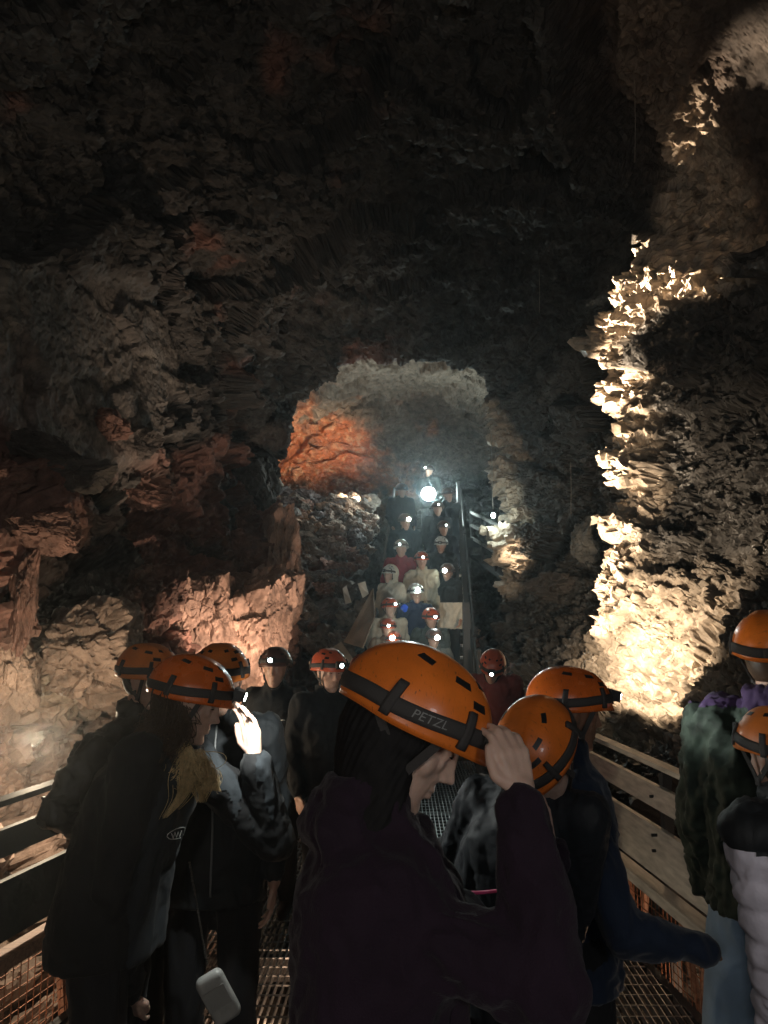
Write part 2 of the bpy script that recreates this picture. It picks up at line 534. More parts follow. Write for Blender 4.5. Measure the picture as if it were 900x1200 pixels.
# stage one: big blocks and the named features
h0, e0, r0_ = facet(pw * np.array([.45, .5, .6]), 20, 1.3)
disp += 0.45 * h0 * sstep(3.0, 5.0, Z) * (1 - .9 * smoothish) * sstep(13.2, 11.5, Y)
disp += (0.30 + .06 * leftlow - .08 * rightness) * h1 * (1 - .8 * smoothish)
disp += (0.10 + .03 * leftlow) * h2 * rough
disp -= 0.14 * sstep(0.12, 0.0, e1) * rough * (0.5 + .5 * leftlow)
disp += 0.10 * slab
disp -= 1.0 * alcove
disp -= 0.6 * cavity + 0.45 * cav2
disp += 0.3 * bould + 0.35 * pillar
disp += (0.50 * ridge + 0.30 * web + 0.4 * fridge)
q = pw2 @ np.array([[1, 0, 0], [0, .93, -.36], [0, .36, .93]]).T
bl_ = rightness * sstep(5.0, 4.0, Z)
hs, es, rs_ = facet(q * np.array([3.0, .9, 6.0]), 33, 1.2)
disp += bl_ * 0.10 * hs
layer = (pw2[:, 2] + .25 * pw2[:, 0] * (r1 - .5)) * 2.3 + 1.1 * w1[:, 0] + r1 * .8; layer = layer - np.floor(layer)
disp += cb * sstep(5.4, 6.0, Z) * 0.30 * (layer - .5) * sstep(.25, .8, r1 + .3 * w1[:, 1])
G = (p + nrm * disp[:, None]).reshape(shape + (3,))
for it in range(2):   # relax the steps a little so that no face is stretched thin
    G[1:-1, 1:-1] = .5 * G[1:-1, 1:-1] + .125 * (G[2:, 1:-1] + G[:-2, 1:-1] + G[1:-1, 2:] + G[1:-1, :-2])
N1 = grid_normals(G)
if np.median(np.sum(N1 * N0, axis=2)) < 0: N1 = -N1
p1 = G.reshape(-1, 3)
n1 = (N1 * .65 + N0 * .35).reshape(-1, 3)

# stage two: finer breakage, laid on the broken surface itself
wf = np.stack([fbm(p1 * 4 + 5, 3, 4), fbm(p1 * 4 + 29, 3, 5), fbm(p1 * 4 + 61, 3, 6)], 1)
pf = p1 + .05 * wf
h3, e3, r3 = facet(pf * np.array([5.0, 4.6, 6.5]), 23, 1.3)
h4, e4, r4 = facet((pf + .012 * wf[:, [1, 2, 0]]) * np.array([13, 12, 16]), 24, 1.3)
f1 = fbm(p1 * 9, 4, 40)
f2 = fbm(p1 * 30, 3, 50)
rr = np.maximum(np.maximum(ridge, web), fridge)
rid1 = 1 - np.abs(fbm(pf * np.array([6.5, 6.5, 4.5]), 4, 70))
bl = bl_ * (1 - .6 * rr)
d2_ = 0.075 * h3 * (rough * .95 + .05) * (1 - .45 * rightness * (1 - rr)) + 0.022 * h4 * (rough * .9 + .1) + .018 * f1 + .007 * f2
d2_ -= 0.03 * sstep(0.08, 0.0, e3) * rough
d2_ -= 0.05 * sstep(0.02, 0.0, np.abs(fbm(p1 * 1.1, 2, 60))) * smoothish * sstep(-.2, .3, fbm(p1, 2, 61))
d2_ += rr * (0.20 * (rid1 - .6) + .12 * f1)
q1 = pf @ np.array([[1, 0, 0], [0, .93, -.36], [0, .36, .93]]).T
hs2, es2, rs2 = facet(q1 * np.array([9, 2.6, 20]), 34, 1.2)
d2_ += bl * .055 * hs2
V = p1 + n1 * d2_[:, None]
X, Y, Z = p[:, 0], p[:, 1], p[:, 2]
# rows of the floor under the walkway stay below it
under = (np.abs(X) < 1.7) & (V[:, 2] > np.interp(Y, [0, 9.2, 12.4, 16, 20], [-.35, -.3, .0, 1.8, 3.2])) & (Z < np.interp(Y, [0, 9, 12.4, 16, 19], [.1, .2, .5, 2.2, 3.3]))
V[under, 2] = np.interp(Y[under], [0, 9.2, 12.4, 16, 20], [-.35, -.3, .0, 1.8, 3.2]) + .05 * f1[under]

# ---- colour of the stone, with some light and shade put in
base = np.array([.055, .050, .045])
red = np.array([.20, .095, .070])
tan = np.array([.34, .27, .20])
grey = np.array([.125, .112, .098])
brown = np.array([.15, .085, .052])
C = np.tile(base, (len(p), 1))
C *= (0.75 + .6 * r2)[:, None]
def mixc(C, c, w): return C * (1 - w[:, None]) + np.asarray(c) * w[:, None]
redness = sstep(.0, .55, fbm(p * .9 + 3, 3, 90) + .25 * (r2 - .5) + .9 * leftlow * sstep(5.2, 3.6, Z) - .45)
redness = redness * sstep(0.6, -.6, X)
C = mixc(C, red * 1.15, redness * .85)
lowtan = sstep(1.9, 1.2, Z + .5 * w1[:, 2]) * sstep(-1.0, -1.6, X) * sstep(8, 6.5, Y)
C = mixc(C, np.array([.24, .175, .14]), lowtan * .85)
C = mixc(C, grey, slab * .8)
C = mixc(C, brown, alcove * .8)
C = mixc(C, tan, bould * .9)
C = mixc(C, np.array([.36, .21, .15]), pillar * .65)

lit_pool_c = hit(745, 785)
lit_pool = sstep(1.7, .7, np.linalg.norm((p - lit_pool_c) * np.array([.9, .7, 1.1]), axis=1) + .5 * w1[:, 0])
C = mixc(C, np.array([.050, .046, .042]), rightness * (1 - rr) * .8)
C = mixc(C, np.array([.42, .34, .26]), lit_pool * .9)  # bright pool of lamplight put into the stone colour
C = mixc(C, np.array([.48, .39, .30]), sstep(.25, .7, rr) * (.25 + .75 * sstep(7.5, 6.9, Z)))  # lit streak along the ridges painted as paler stone
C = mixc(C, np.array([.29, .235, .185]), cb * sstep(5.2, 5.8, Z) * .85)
C = mixc(C, np.array([.66, .22, .09]), redwall_w * .95)
C = mixc(C, np.array([.62, .36, .22]), redwall_w * sstep(.1, .6, f1))
C = mixc(C, np.array([.035, .033, .03]), cavity * .8)  # shade inside the recess put into the colour
C = np.clip(C * (1 + .22 * f1)[:, None], .01, .8)
wet = np.clip(rightness * (0.9 * sstep(6.5, 4.5, Z)) + .5 * rr * rightness + .12 * ceilness, 0, 1)

Vg = V.reshape(shape + (3,)); Cg = C.reshape(shape + (3,)); Wg = wet.reshape(shape)


def patch(name, r0, r1, c0, c1):
    sub = Vg[r0:r1 + 1, c0:c1 + 1]
    h, w = sub.shape[:2]
    i = np.arange(h * w).reshape(h, w)
    F = np.stack([i[:-1, :-1], i[:-1, 1:], i[1:, 1:], i[1:, :-1]], -1).reshape(-1, 4)
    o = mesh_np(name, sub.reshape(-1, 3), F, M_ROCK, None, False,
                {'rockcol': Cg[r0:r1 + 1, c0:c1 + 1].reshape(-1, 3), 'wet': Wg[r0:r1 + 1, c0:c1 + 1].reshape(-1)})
    tag(o, kind='structure')
    return o


def cidx(k): return int(round(k / 15 * NA))
rowY = P0[:, 0, 1]
rp = int(np.argmin(np.abs(rowY - 13.3)))
patch('cave_floor', 0, rp, 0, cidx(1.3))
patch('cave_wall_left', 0, rp, cidx(1.3), cidx(5))
patch('cave_ceiling', 0, rp, cidx(5), cidx(9))
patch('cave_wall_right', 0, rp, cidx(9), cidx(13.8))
patch('cave_floor_right', 0, rp, cidx(13.8), NA)
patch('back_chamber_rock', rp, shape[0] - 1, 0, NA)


def rock_hit(u, v, ymin=2.0):
    """point on the finished rock seen at a photo position (first surface)"""
    uu, vv, ff = project(V[::3])
    d = (uu - u) ** 2 + (vv - v) ** 2
    ok = np.where((V[::3, 1] > ymin) & (d < 14 ** 2))[0]
    if len(ok) == 0: return hit(u, v, ymin)
    nr = ff[ok].min()
    ok = ok[ff[ok] < nr + .3]
    return V[::3][ok[np.argmin(d[ok])]]

print("RIDGE", [tuple(round(float(c), 2) for c in q_) for q_ in ridge_pts], "WEB", web_pts, "FAR", far_pts)
# ------------------------------------------------------------------ outcrops and loose rocks
def ico(sub):
    import bmesh
    bm = bmesh.new(); bmesh.ops.create_icosphere(bm, subdivisions=sub, radius=1)
    Vv = np.array([v.co[:] for v in bm.verts]); Ff = np.array([[v.index for v in f.verts] for f in bm.faces]); bm.free()
    return Vv, Ff


_ico = {k: ico(k) for k in (3, 4, 6, 7)}


def rock_verts(sub, seed, nplanes=14, rough_=0.05):
    rng = np.random.RandomState(seed)
    D, Fc = _ico[sub]
    n = rng.normal(size=(nplanes, 3)); n /= np.linalg.norm(n, axis=1, keepdims=True)
    h = rng.uniform(.62, .95, nplanes)
    dn = D @ n.T
    r = np.where(dn > 1e-3, h / np.maximum(dn, 1e-3), 9).min(1)
    r = np.minimum(r, 1.25)
    Pp = D * r[:, None]
    hh, ee, _ = facet(Pp * 2.6 + seed * 3.1, seed % 50, 1.3)
    h2_, _, _ = facet(Pp * 7.5 + seed * 1.7, seed % 50 + 3, 1.3)
    r = r + rough_ * 1.6 * hh - rough_ * .8 * sstep(.08, 0, ee) + rough_ * .5 * h2_ + rough_ * .35 * fbm(Pp * 6 + seed, 4, seed % 40)
    return D * r[:, None], Fc


def rock_obj(name, loc, size, rot, colr, seed, sub=6, wetv=0.1, rough_=.06):
    Vv, Fc = rock_verts(sub, seed, rough_=rough_)
    M = np.array(Euler(rot).to_matrix())
    W = (Vv * np.array(size)) @ M.T
    # colour with patches of its own
    t = .75 + .5 * sstep(-.4, .5, fbm(W * 3 + seed, 3, 5))
    Cc = np.asarray(colr)[None] * t[:, None]
    o = mesh_np(name, W, Fc, M_ROCK, None, False, {'rockcol': Cc, 'wet': np.full(len(W), wetv)})
    o.location = loc
    return o


RED = (.19, .10, .075); TAN = (.28, .20, .155); DRK = (.09, .075, .065); PINK = (.32, .20, .15); GRY = (.2, .19, .17)
# (u, v, width px, height px, colour, depth squash, seed, push towards the cave)
OUT = [
 (92, 772, 150, 110, TAN, 1.0, 3, .10), (8, 790, 60, 110, TAN, .8, 4, .05), (282, 735, 105, 150, PINK, .9, 5, .15),
 (318, 690, 60, 140, PINK, .8, 6, .1), (240, 705, 70, 90, PINK, .8, 7, .1), (175, 700, 75, 85, RED, .9, 8, .05),
 (262, 622, 50, 60, TAN, .8, 9, .1), (232, 585, 48, 52, GRY, .8, 10, .1), (300, 650, 60, 60, RED, .8, 11, .1),
 (175, 655, 60, 50, RED, .8, 12, .08), (110, 612, 90, 44, RED, .9, 13, .1), (40, 622, 90, 44, RED, .9, 14, .1),
 (10, 560, 70, 36, RED, .9, 15, .05), (90, 556, 80, 36, DRK, .9, 16, .05), (165, 575, 70, 40, RED, .9, 17, .05),
 (250, 470, 60, 60, RED, .8, 18, .1), (275, 525, 55, 40, RED, .8, 19, .1), (225, 505, 45, 60, DRK, .8, 20, .05),
 (300, 560, 50, 60, DRK, .8, 21, .05), (165, 520, 50, 40, DRK, .8, 22, .05), (60, 520, 90, 30, DRK, .9, 23, .03),
 (130, 500, 60, 36, RED, .9, 24, .0), (335, 600, 22, 90, RED, .7, 25, .0), (200, 610, 30, 40, DRK, .8, 26, .1),
 (20, 700, 30, 120, RED, .8, 27, .1), (130, 700, 40, 60, DRK, .8, 28, -.1), (245, 420, 60, 50, DRK, .8, 29, .05),
 (300, 470, 60, 50, DRK, .8, 30, .05), (320, 420, 60, 40, DRK, .8, 31, .0), (320, 515, 40, 45, DRK, .8, 32, .0),
 (655, 690, 70, 40, DRK, .8, 33, .0), (690, 640, 40, 50, GRY, .8, 34, .0),
 (385, 705, 64, 60, (.16, .12, .10), .9, 35, .2),
]
for (u, v, wp, hp, cc, sq, sd, push) in OUT:
    if sd in (25, 13, 9, 10, 18, 19, 20, 26, 29, 30, 31, 12): continue
    c = rock_hit(u, v, 2.5)
    d = max(c[1], 1.5)
    sx, sz = wp / FPX * d * .56, hp / FPX * d * .56
    toward = np.array([0.3 - c[0], -.3, 0.0]); toward /= np.linalg.norm(toward)
    loc = c + toward * push * .6
    rng = random.Random(sd)
    o = rock_obj('rock_outcrop', loc, (sx, (sx + sz) / 2 * sq, sz), (rng.uniform(-.15, .15), rng.uniform(-.25, .25), rng.uniform(-.5, .5)), cc, sd, 6, .1, .065)
    tag(o, kind='structure')

# heap of loose rocks left of the stairs
_fl = V[::6]
_flm = _fl[(_fl[:, 1] > 9) & (_fl[:, 2] < 6.5)]


def ground(x, y, r=.16, top=5.2):
    m = (np.abs(_flm[:, 0] - x) < r) & (np.abs(_flm[:, 1] - y) < r) & (_flm[:, 2] < top)
    if not m.any(): return None
    z = _flm[m, 2]
    return float(np.percentile(z, 30))


protos = []
for k in range(8):
    cc = [(.20, .15, .12), (.26, .20, .16), (.15, .12, .10), (.36, .24, .17), (.12, .10, .10), (.30, .26, .22), (.22, .12, .09), (.18, .16, .15)][k]
    protos.append(rock_obj('loose_rock', (0, 0, 0), (1, 1, 1), (0, 0, 0), cc, 200 + k, 4, .15, .10))
rng = random.Random(12)
n_used = 0
def put_rock(loc, s, group, label):
    global n_used
    pr = protos[n_used % 8]
    o = pr if n_used < 8 else pr.copy()
    if n_used >= 8: col.objects.link(o)
    n_used += 1
    o.location = loc
    o.scale = (s * rng.uniform(.8, 1.3), s * rng.uniform(.8, 1.2), s * rng.uniform(.55, .95))
    o.rotation_euler = (rng.uniform(-.6, .6), rng.uniform(-.6, .6), rng.uniform(0, 6.3))
    tag(o, label, 'rock', group)
cnt = 0
for k in range(900):
    x = rng.uniform(-2.7, -.25); y = rng.uniform(12.2, 17.5)
    z = ground(x, y)
    if z is None: continue
    slope = np.interp(y, [12, 13, 14.5, 16.5, 17.5], [.9, 1.6, 2.7, 3.9, 4.4]) + .12 * (-x)
    u_, v_, _f = project(np.array([[x, y, max(z, slope)]]))
    if not (322 < u_[0] < 452): continue
    s = rng.uniform(.10, .27) * (1.25 if y < 13.6 else 1)
    put_rock((x, y, max(z, slope) + s * .2), s, 'loose rocks heaped left of the stairs', 'angular loose rock in the heap that climbs to the left of the steel stairs')
    cnt += 1
    if cnt >= 150: break
cnt = 0
for k in range(400):
    x = rng.uniform(1.3, 2.1); y = rng.uniform(10.5, 15.5)
    z = ground(x, y)
    if z is None: continue
    s = rng.uniform(.10, .22)
    put_rock((x, y, z + .05), s, 'loose rocks right of the stairs', 'dark loose rock lying on the ground to the right of the steel stairs')
    cnt += 1
    if cnt >= 30: break

# ------------------------------------------------------------------ walkway
LE = [(-2.2, -2.2), (0, -2.15), (3.23, -1.66), (5.5, -1.07), (8.0, -.5), (9.8, -.15)]
RE = [(-2.2, 2.0), (0, 1.9), (3.6, 1.5), (6.5, 1.22), (9.8, 1.15)]
def lx(y): return float(np.interp(y, [a for a, _ in LE], [b for _, b in LE]))
def rx(y): return float(np.interp(y, [a for a, _ in RE], [b for _, b in RE]))

g = empty('grating_walkway', (0, 4, 0))
tag(g, 'open steel grating walkway the visitors stand on, bright bars lit from below', 'walkway')
mb = MB()
x = -2.2
while x < 2.0:
    # stretch of this bar that lies between both edges
    ys = [y for y in np.arange(-2.2, 9.81, .1) if lx(y) + .02 < x + .024 * (y - 4) < rx(y) - .02]
    if ys:
        y0, y1 = ys[0], ys[-1]
        mb.beam((x + .024 * (y0 - 4), y0, -.016), (x + .024 * (y1 - 4), y1, -.016), .005, .032)
    x += .035
go = mb.build('bearing_bars', M_GRATE, None); 
mb = MB()
y = -2.2
while y < 9.8:
    mb.beam((lx(y), y, -.006), (rx(y), y, -.006), .006, .008)
    y += .1
gc = mb.build('cross_rods', M_GRATE, None)
mb = MB()
for e, f in ((LE, lx), (RE, rx)):
    for i in range(len(e) - 1):
        mb.beam((e[i][1], e[i][0], -.06), (e[i + 1][1], e[i + 1][0], -.06), .05, .12)
for y in np.arange(-1.5, 9.8, 1.5):
    mb.beam((lx(y), y, -.10), (rx(y), y, -.10), .06, .12)
gf = mb.build('support_frame', M_DKSTEEL, None)
for o in (go, gc, gf):
    o.parent = g; o.matrix_parent_inverse = Matrix.Translation((0, -4, 0))


def railing(f, side, label, mat_top, mat_b1, mat_b2, mat_kick):
    y0, y1 = -1.5, 9.6
    ox, oy = f(4), 4
    r = empty('walkway_railing', (ox, oy, 0)); tag(r, label, 'railing', 'railings along the walkway')
    pi = Matrix.Translation((-ox, -oy, 0))
    knots = [y for y in [y0, 0, 3.23, 3.6, 5.5, 6.5, 8.0, y1]]
    def strip(name, z0, z1, th, off, mat, tilt=0.0):
        m = MB()
        for i in range(len(knots) - 1):
            a, b = knots[i], knots[i + 1]
            V8 = []
            for yy in (a, b):
                for dz, t in ((z0, 0), (z1, tilt)):
                    for dx in (off, off + th):
                        V8.append((f(yy) + side * (dx + t), yy, dz))
            m.add(V8, [(0, 2, 3, 1), (4, 5, 7, 6), (0, 1, 5, 4), (2, 6, 7, 3), (0, 4, 6, 2), (1, 3, 7, 5)])
        o = m.build(name, mat, r); o.matrix_parent_inverse = pi
        return o
    strip('top_rail', 1.075, 1.10, .07, -.035, mat_top)
    strip('upper_board', .85, .955, .03, 0.0, mat_b1, .03)
    strip('wide_board', .50, .735, .03, 0.0, mat_b2, .03)
    strip('lower_rail', .40, .455, .09, -.05, mat_kick)
    for yy in np.arange(y0 + .3, y1, 1.35):
        m = MB(); m.box((f(yy) + side * .085, yy, .5), (.05, .06, 1.15))
        for zb in (.62, .70, .90, 1.03, .43):
            m.tube([(f(yy) - side * .004, yy, zb), (f(yy) + side * .06, yy, zb)], .009, 6)
        o = m.build('post', M_DKSTEEL, r); o.matrix_parent_inverse = pi
    m = MB()
    for yy in np.arange(1.5, 9.5, .045):
        m.beam((f(yy) + side * .02, yy, .0), (f(yy) + side * .02, yy, .40), .0035, .0035, (0, 1, 0))
    for zz in np.arange(.03, .40, .045):
        for i in range(1, len(knots) - 1):
            m.beam((f(knots[i]) + side * .02, knots[i], zz), (f(knots[i + 1]) + side * .02, knots[i + 1], zz), .0035, .0035)
    o = m.build('wire_mesh', M_REDMESH, r); o.matrix_parent_inverse = pi
    for yy in np.arange(2.6, 9.0, .675):
        m = MB(); m.beam((f(yy) + side * .10, yy, -.1), (f(yy) + side * .10, yy + .28, .36), .03, .035)
        m.beam((f(yy) + side * .10, yy, -.1), (f(yy) + side * .10, yy - .12, .36), .03, .035)
        o = m.build('brace', M_REDWOOD, r); o.matrix_parent_inverse = pi
    return r


railing(lx, -1, 'dark boarded railing on the left, with a reddish lower rail and wire mesh below', M_DKSTEEL, M_DKBOARD, M_DKBOARD, M_REDWOOD)
railing(rx, 1, 'pale tan boarded railing on the right, running past the shining wet rock', M_BOARD, M_BOARD, M_BOARD, M_BOARD)

# ------------------------------------------------------------------ stairs
SY0, SY1, SZ1 = 9.8, 15.6, 3.4
SL = SZ1 / (SY1 - SY0)
def sxc(y): return float(np.interp(y, [9.8, 15.6], [.50, .92]))
st = empty('staircase', (.5, SY0, 0)); tag(st, 'steep steel staircase full of visitors climbing to the upper cave', 'stairs')
pi = Matrix.Translation((-.5, -SY0, 0))
HW = .66
for s in (-1, 1):
    m = MB(); m.beam((sxc(SY0) + s * HW, SY0 - .1, -.1), (sxc(SY1) + s * HW, SY1, SZ1 - .1), .05, .24)
    o = m.build('stringer', M_DKSTEEL, st); o.matrix_parent_inverse = pi
n = 20
for k in range(n):
    yy = SY0 + (k + .5) * (SY1 - SY0) / n; zz = (k + 1) * SZ1 / n
    m = MB()
    for j in range(8): m.box((sxc(yy), yy - .12 + j * .034, zz - .015), (2 * HW - .06, .006, .03))
    m.box((sxc(yy), yy - .145, zz - .015), (2 * HW - .06, .012, .036))
    o = m.build('tread', M_GRATE, st); o.matrix_parent_inverse = pi
m = MB()
m.box((1.05, 16.6, SZ1 - .02), (2.0, 1.96, .05)); m.beam((.1, 15.65, SZ1 - .12), (2.0, 15.65, SZ1 - .12), .06, .16)
m.beam((.3, 16.9, SZ1 - .1), (.3, 16.9, 1.5), .08, .08); m.beam((1.8, 15.9, SZ1 - .1), (1.8, 15.9, .9), .08, .08, (0, 1, 0))
o = m.build('landing', M_DKSTEEL, st); o.matrix_parent_inverse = pi
for s, lab in ((-1, 'dark steel handrail with tall posts on the left side of the staircase'), (1, 'tall dark steel handrail frame on the right side of the staircase')):
    r = empty('stair_handrail', (sxc(SY0) + s * HW, SY0, 0)); tag(r, lab, 'handrail', 'handrails of the staircase')
    pj = Matrix.Translation((-(sxc(SY0) + s * HW), -SY0, 0))
    xo = s * (HW + .045)
    for (z_, nm) in ((1.05, 'top_rail'), (.55, 'middle_rail')):
        m = MB(); m.tube([(sxc(SY0) + xo, SY0 - .3, z_), (sxc(SY0) + xo, SY0, z_), (sxc(SY1) + xo, SY1, SZ1 + z_)], .024, 8)
        o = m.build(nm, M_DKSTEEL, r, True); o.matrix_parent_inverse = pj
    for k, yy in enumerate(np.linspace(SY0 - .2, SY1, 7)):
        zb = max(0, (yy - SY0) * SL)
        m = MB(); m.box((sxc(yy) + xo, yy, zb + .45), (.05, .05, 1.25 if not (s == 1 and k == 0) else 1.9))
        o = m.build('post', M_DKSTEEL, r); o.matrix_parent_inverse = pj
    if s == 1:
        a = at(547, 770, 9.9); b = at(537, 566, 15.6)
        m = MB(); m.beam((a.x, a.y, .0), (a.x, a.y, 2.0), .09, .09, (0, 1, 0)); m.beam((a.x, a.y, 1.95), (b.x, b.y, b.z), .06, .08)
        m.beam((b.x, b.y, SZ1), (b.x, b.y, b.z), .07, .07, (0, 1, 0))
        o = m.build('tall_frame', M_DKSTEEL, r); o.matrix_parent_inverse = pj
# side landing rail on the right
lr = empty('landing_railing', (1.95, 14.6, 2.6)); tag(lr, 'small dark steel railing of the side landing behind the stairs', 'railing')
pj = Matrix.Translation((-1.95, -14.6, -2.6))
a, b = at(552, 600, 15.8), at(596, 622, 13.6)
for dz, nm in ((.0, 'top_rail'), (-.28, 'middle_rail'), (-.55, 'middle_rail')):
    m = MB(); m.beam((a.x, a.y, a.z + dz), (b.x, b.y, b.z + dz), .05, .05)
    o = m.build(nm, M_STEEL, lr); o.matrix_parent_inverse = pj
for t in np.linspace(0, 1, 4):
    c = a.lerp(b, t); m = MB(); m.beam((c.x, c.y, c.z - .95), (c.x, c.y, c.z + .02), .05, .05, (0, 1, 0))
    o = m.build('post', M_DKSTEEL, lr); o.matrix_parent_inverse = pj
m = MB(); c = a.lerp(b, .5); d = (b - a)
m.beam((a.x + .2, a.y, a.z - .95), (b.x + .2, b.y, b.z - .95), .5, .06)
o = m.build('deck', M_DKSTEEL, lr); o.matrix_parent_inverse = pj

# plywood sheets leaning on the left stair rail
def sheet(name, px, th, label, cat, colr, Y):
    m = MB()
    pts = [at(u, v, yy) for (u, v), yy in zip(px, Y)]
    nn = (pts[1] - pts[0]).cross(pts[2] - pts[0]).normalized() * th
    k = len(pts)
    m.add(pts + [q + nn for q in pts], [tuple(range(k)), tuple(range(2 * k - 1, k - 1, -1))] + [(i, (i + 1) % k, k + (i + 1) % k, k + i) for i in range(k)])
    o = m.build(name, simple(name, colr, .7, noise=.25, nscale=4, bump=.2), None)
    return tag(o, label, cat)
sheet('plywood_board', [(404, 753), (426, 760), (440, 722), (438, 690)], .02, 'brown triangular board leaning on the left stair rail', 'board', (.30, .22, .16), [10.0, 9.7, 9.8, 10.4])
sheet('plywood_board', [(362, 775), (400, 752), (416, 775), (395, 800)], .03, 'wide tan board lying low behind the visitor with the red helmet', 'board', (.33, .24, .17), [9.2, 9.8, 9.4, 8.8])
sheet('paper_notice', [(401, 690), (406, 686), (412, 706), (405, 708)], .01, 'narrow white sheet hung on the dark rocks left of the stairs', 'notice', (.7, .68, .62), [12, 12, 12, 12.1])
sheet('paper_notice', [(419, 684), (428, 681), (432, 696), (425, 701)], .01, 'small white slanting sheet next to the stair rail', 'notice', (.7, .66, .58), [11.6, 11.6, 11.6, 11.7])

# thin wires that hang from the roof
for (u, v0, v1, Y, lab) in ((632, 320, 366, 9.5, 'short thin wire hanging under the dark ceiling'), (744, 100, 190, 6.4, 'long thin wire hanging in front of the brown alcove'), (669, 545, 602, 10.5, 'thin pale wire hanging beside the dark column')):
    m = MB(); a, b = at(u, v0, Y), at(u, v1, Y)
    m.tube([a + Vector((0, 0, .05)), (a + b) / 2 + Vector((.004, 0, 0)), b], .0035, 6)
    o = m.build('hanging_wire', simple('wire grey', (.35, .3, .25), .5), None); tag(o, lab, 'wire')
# ------------------------------------------------------------------ people
def remesh(mb, voxel, smooth_it=2):
    me = bpy.data.meshes.new('tmp'); me.from_pydata(mb.v, [], mb.f); me.update()
    o = bpy.data.objects.new('tmp', me); col.objects.link(o)
    md = o.modifiers.new('r', 'REMESH'); md.mode = 'VOXEL'; md.voxel_size = voxel; md.adaptivity = 0
    if smooth_it:
        sm = o.modifiers.new('s', 'SMOOTH'); sm.iterations = smooth_it; sm.factor = .5
    dg = bpy.context.evaluated_depsgraph_get(); dg.update()
    ev = o.evaluated_get(dg); m2 = bpy.data.meshes.new_from_object(ev)
    n = len(m2.vertices); Vv = np.empty(n * 3, np.float32); m2.vertices.foreach_get('co', Vv); Vv = Vv.reshape(-1, 3).astype(np.float64)
    nn = np.empty(n * 3, np.float32); m2.vertices.foreach_get('normal', nn); nn = nn.reshape(-1, 3)
    pl = [tuple(p.vertices) for p in m2.polygons]
    bpy.data.objects.remove(o); bpy.data.meshes.remove(me); bpy.data.meshes.remove(m2)
    Ff = np.array([q if len(q) == 4 else q + (q[-1],) for q in pl], np.int32)
    tri = any(len(q) != 4 for q in pl)
    if tri:
        T = []
        for q in pl:
            T.append((q[0], q[1], q[2]))
            if len(q) == 4: T.append((q[0], q[2], q[3]))
        Ff = np.array(T, np.int32)
    return Vv, nn, Ff


def V3(*a): return Vector(a)


def head_prims(mb, M, hs=1.0):
    """head, face +Y, origin between the ears; M places it"""
    S = [(-.116, .066, .040, .014), (-.110, .080, .022, .026), (-.100, .086, .004, .037), (-.084, .0870, -.018, .047), (-.066, .0860, -.035, .053), (-.045, .0860, -.055, .059), (-.022, .0845, -.076, .065),
         (0, .0825, -.090, .070), (.018, .0800, -.098, .073), (.034, .0830, -.102, .0745), (.050, .0890, -.103, .0755), (.075, .0880, -.100, .075), (.10, .070, -.085, .064), (.118, .038, -.050, .04), (.125, .01, -.02, .015)]
    rings = []
    for z, fy, by, hw in S:
        r = []
        for k in range(24):
            a = 2 * math.pi * k / 24
            c, s = math.cos(a), math.sin(a)
            e = .88
            xx = hw * math.copysign(abs(c) ** e, c); cy_ = (fy + by) / 2
            yy = cy_ + (fy - by) / 2 * math.copysign(abs(s) ** .95, s)
            r.append(M @ V3(xx, yy, z))
        rings.append(r)
    mb.loft(rings)
    def e(c, s): mb.ball(tuple(M @ V3(*c)), tuple(q for q in s), (M.to_3x3()), 12, 8)
    mb.capsule(M @ V3(0, .0835, .040), M @ V3(0, .0995, -.004), .0098, .0092, 10)   # nose
    mb.capsule(M @ V3(0, .1005, -.006), M @ V3(0, .1095, -.0200), .0083, .0092, 10)
    mb.capsule(M @ V3(0, .078, .030), M @ V3(0, .088, -.016), .0115, .0165, 12); e((0, .080, -.030), (.030, .012, .020)); e((0, .076, .0), (.045, .010, .030))
    e((.0105, .0955, -.0245), (.0080, .0105, .0072)); e((-.0105, .0955, -.0245), (.0080, .0105, .0072)); e((0, .098, -.029), (.0045, .009, .004))
    e((0, .0865, -.0500), (.0215, .0100, .0065)); e((0, .0900, -.0525), (.012, .0075, .0052)); e((0, .0870, -.0650), (.0185, .0105, .0068))  # lips
    e((0, .0790, -.098), (.020, .0135, .0150)); e((0, .075, -.048), (.034, .012, .024))
    for s in (-1, 1):
        e((s * .026, .0825, .0450), (.022, .0105, .0060))      # brow
        e((s * .038, .050, -.014), (.028, .0215, .028))     # cheek
        e((s * .031, .0735, .0195), (.0150, .0125, .0105))     # eyelid over the eyeball
        e((s * .074, -.008, -.002), (.007, .015, .028)); e((s * .079, -.013, .010), (.005, .016, .018)); e((s * .077, -.004, -.026), (.005, .008, .009))
    return mb


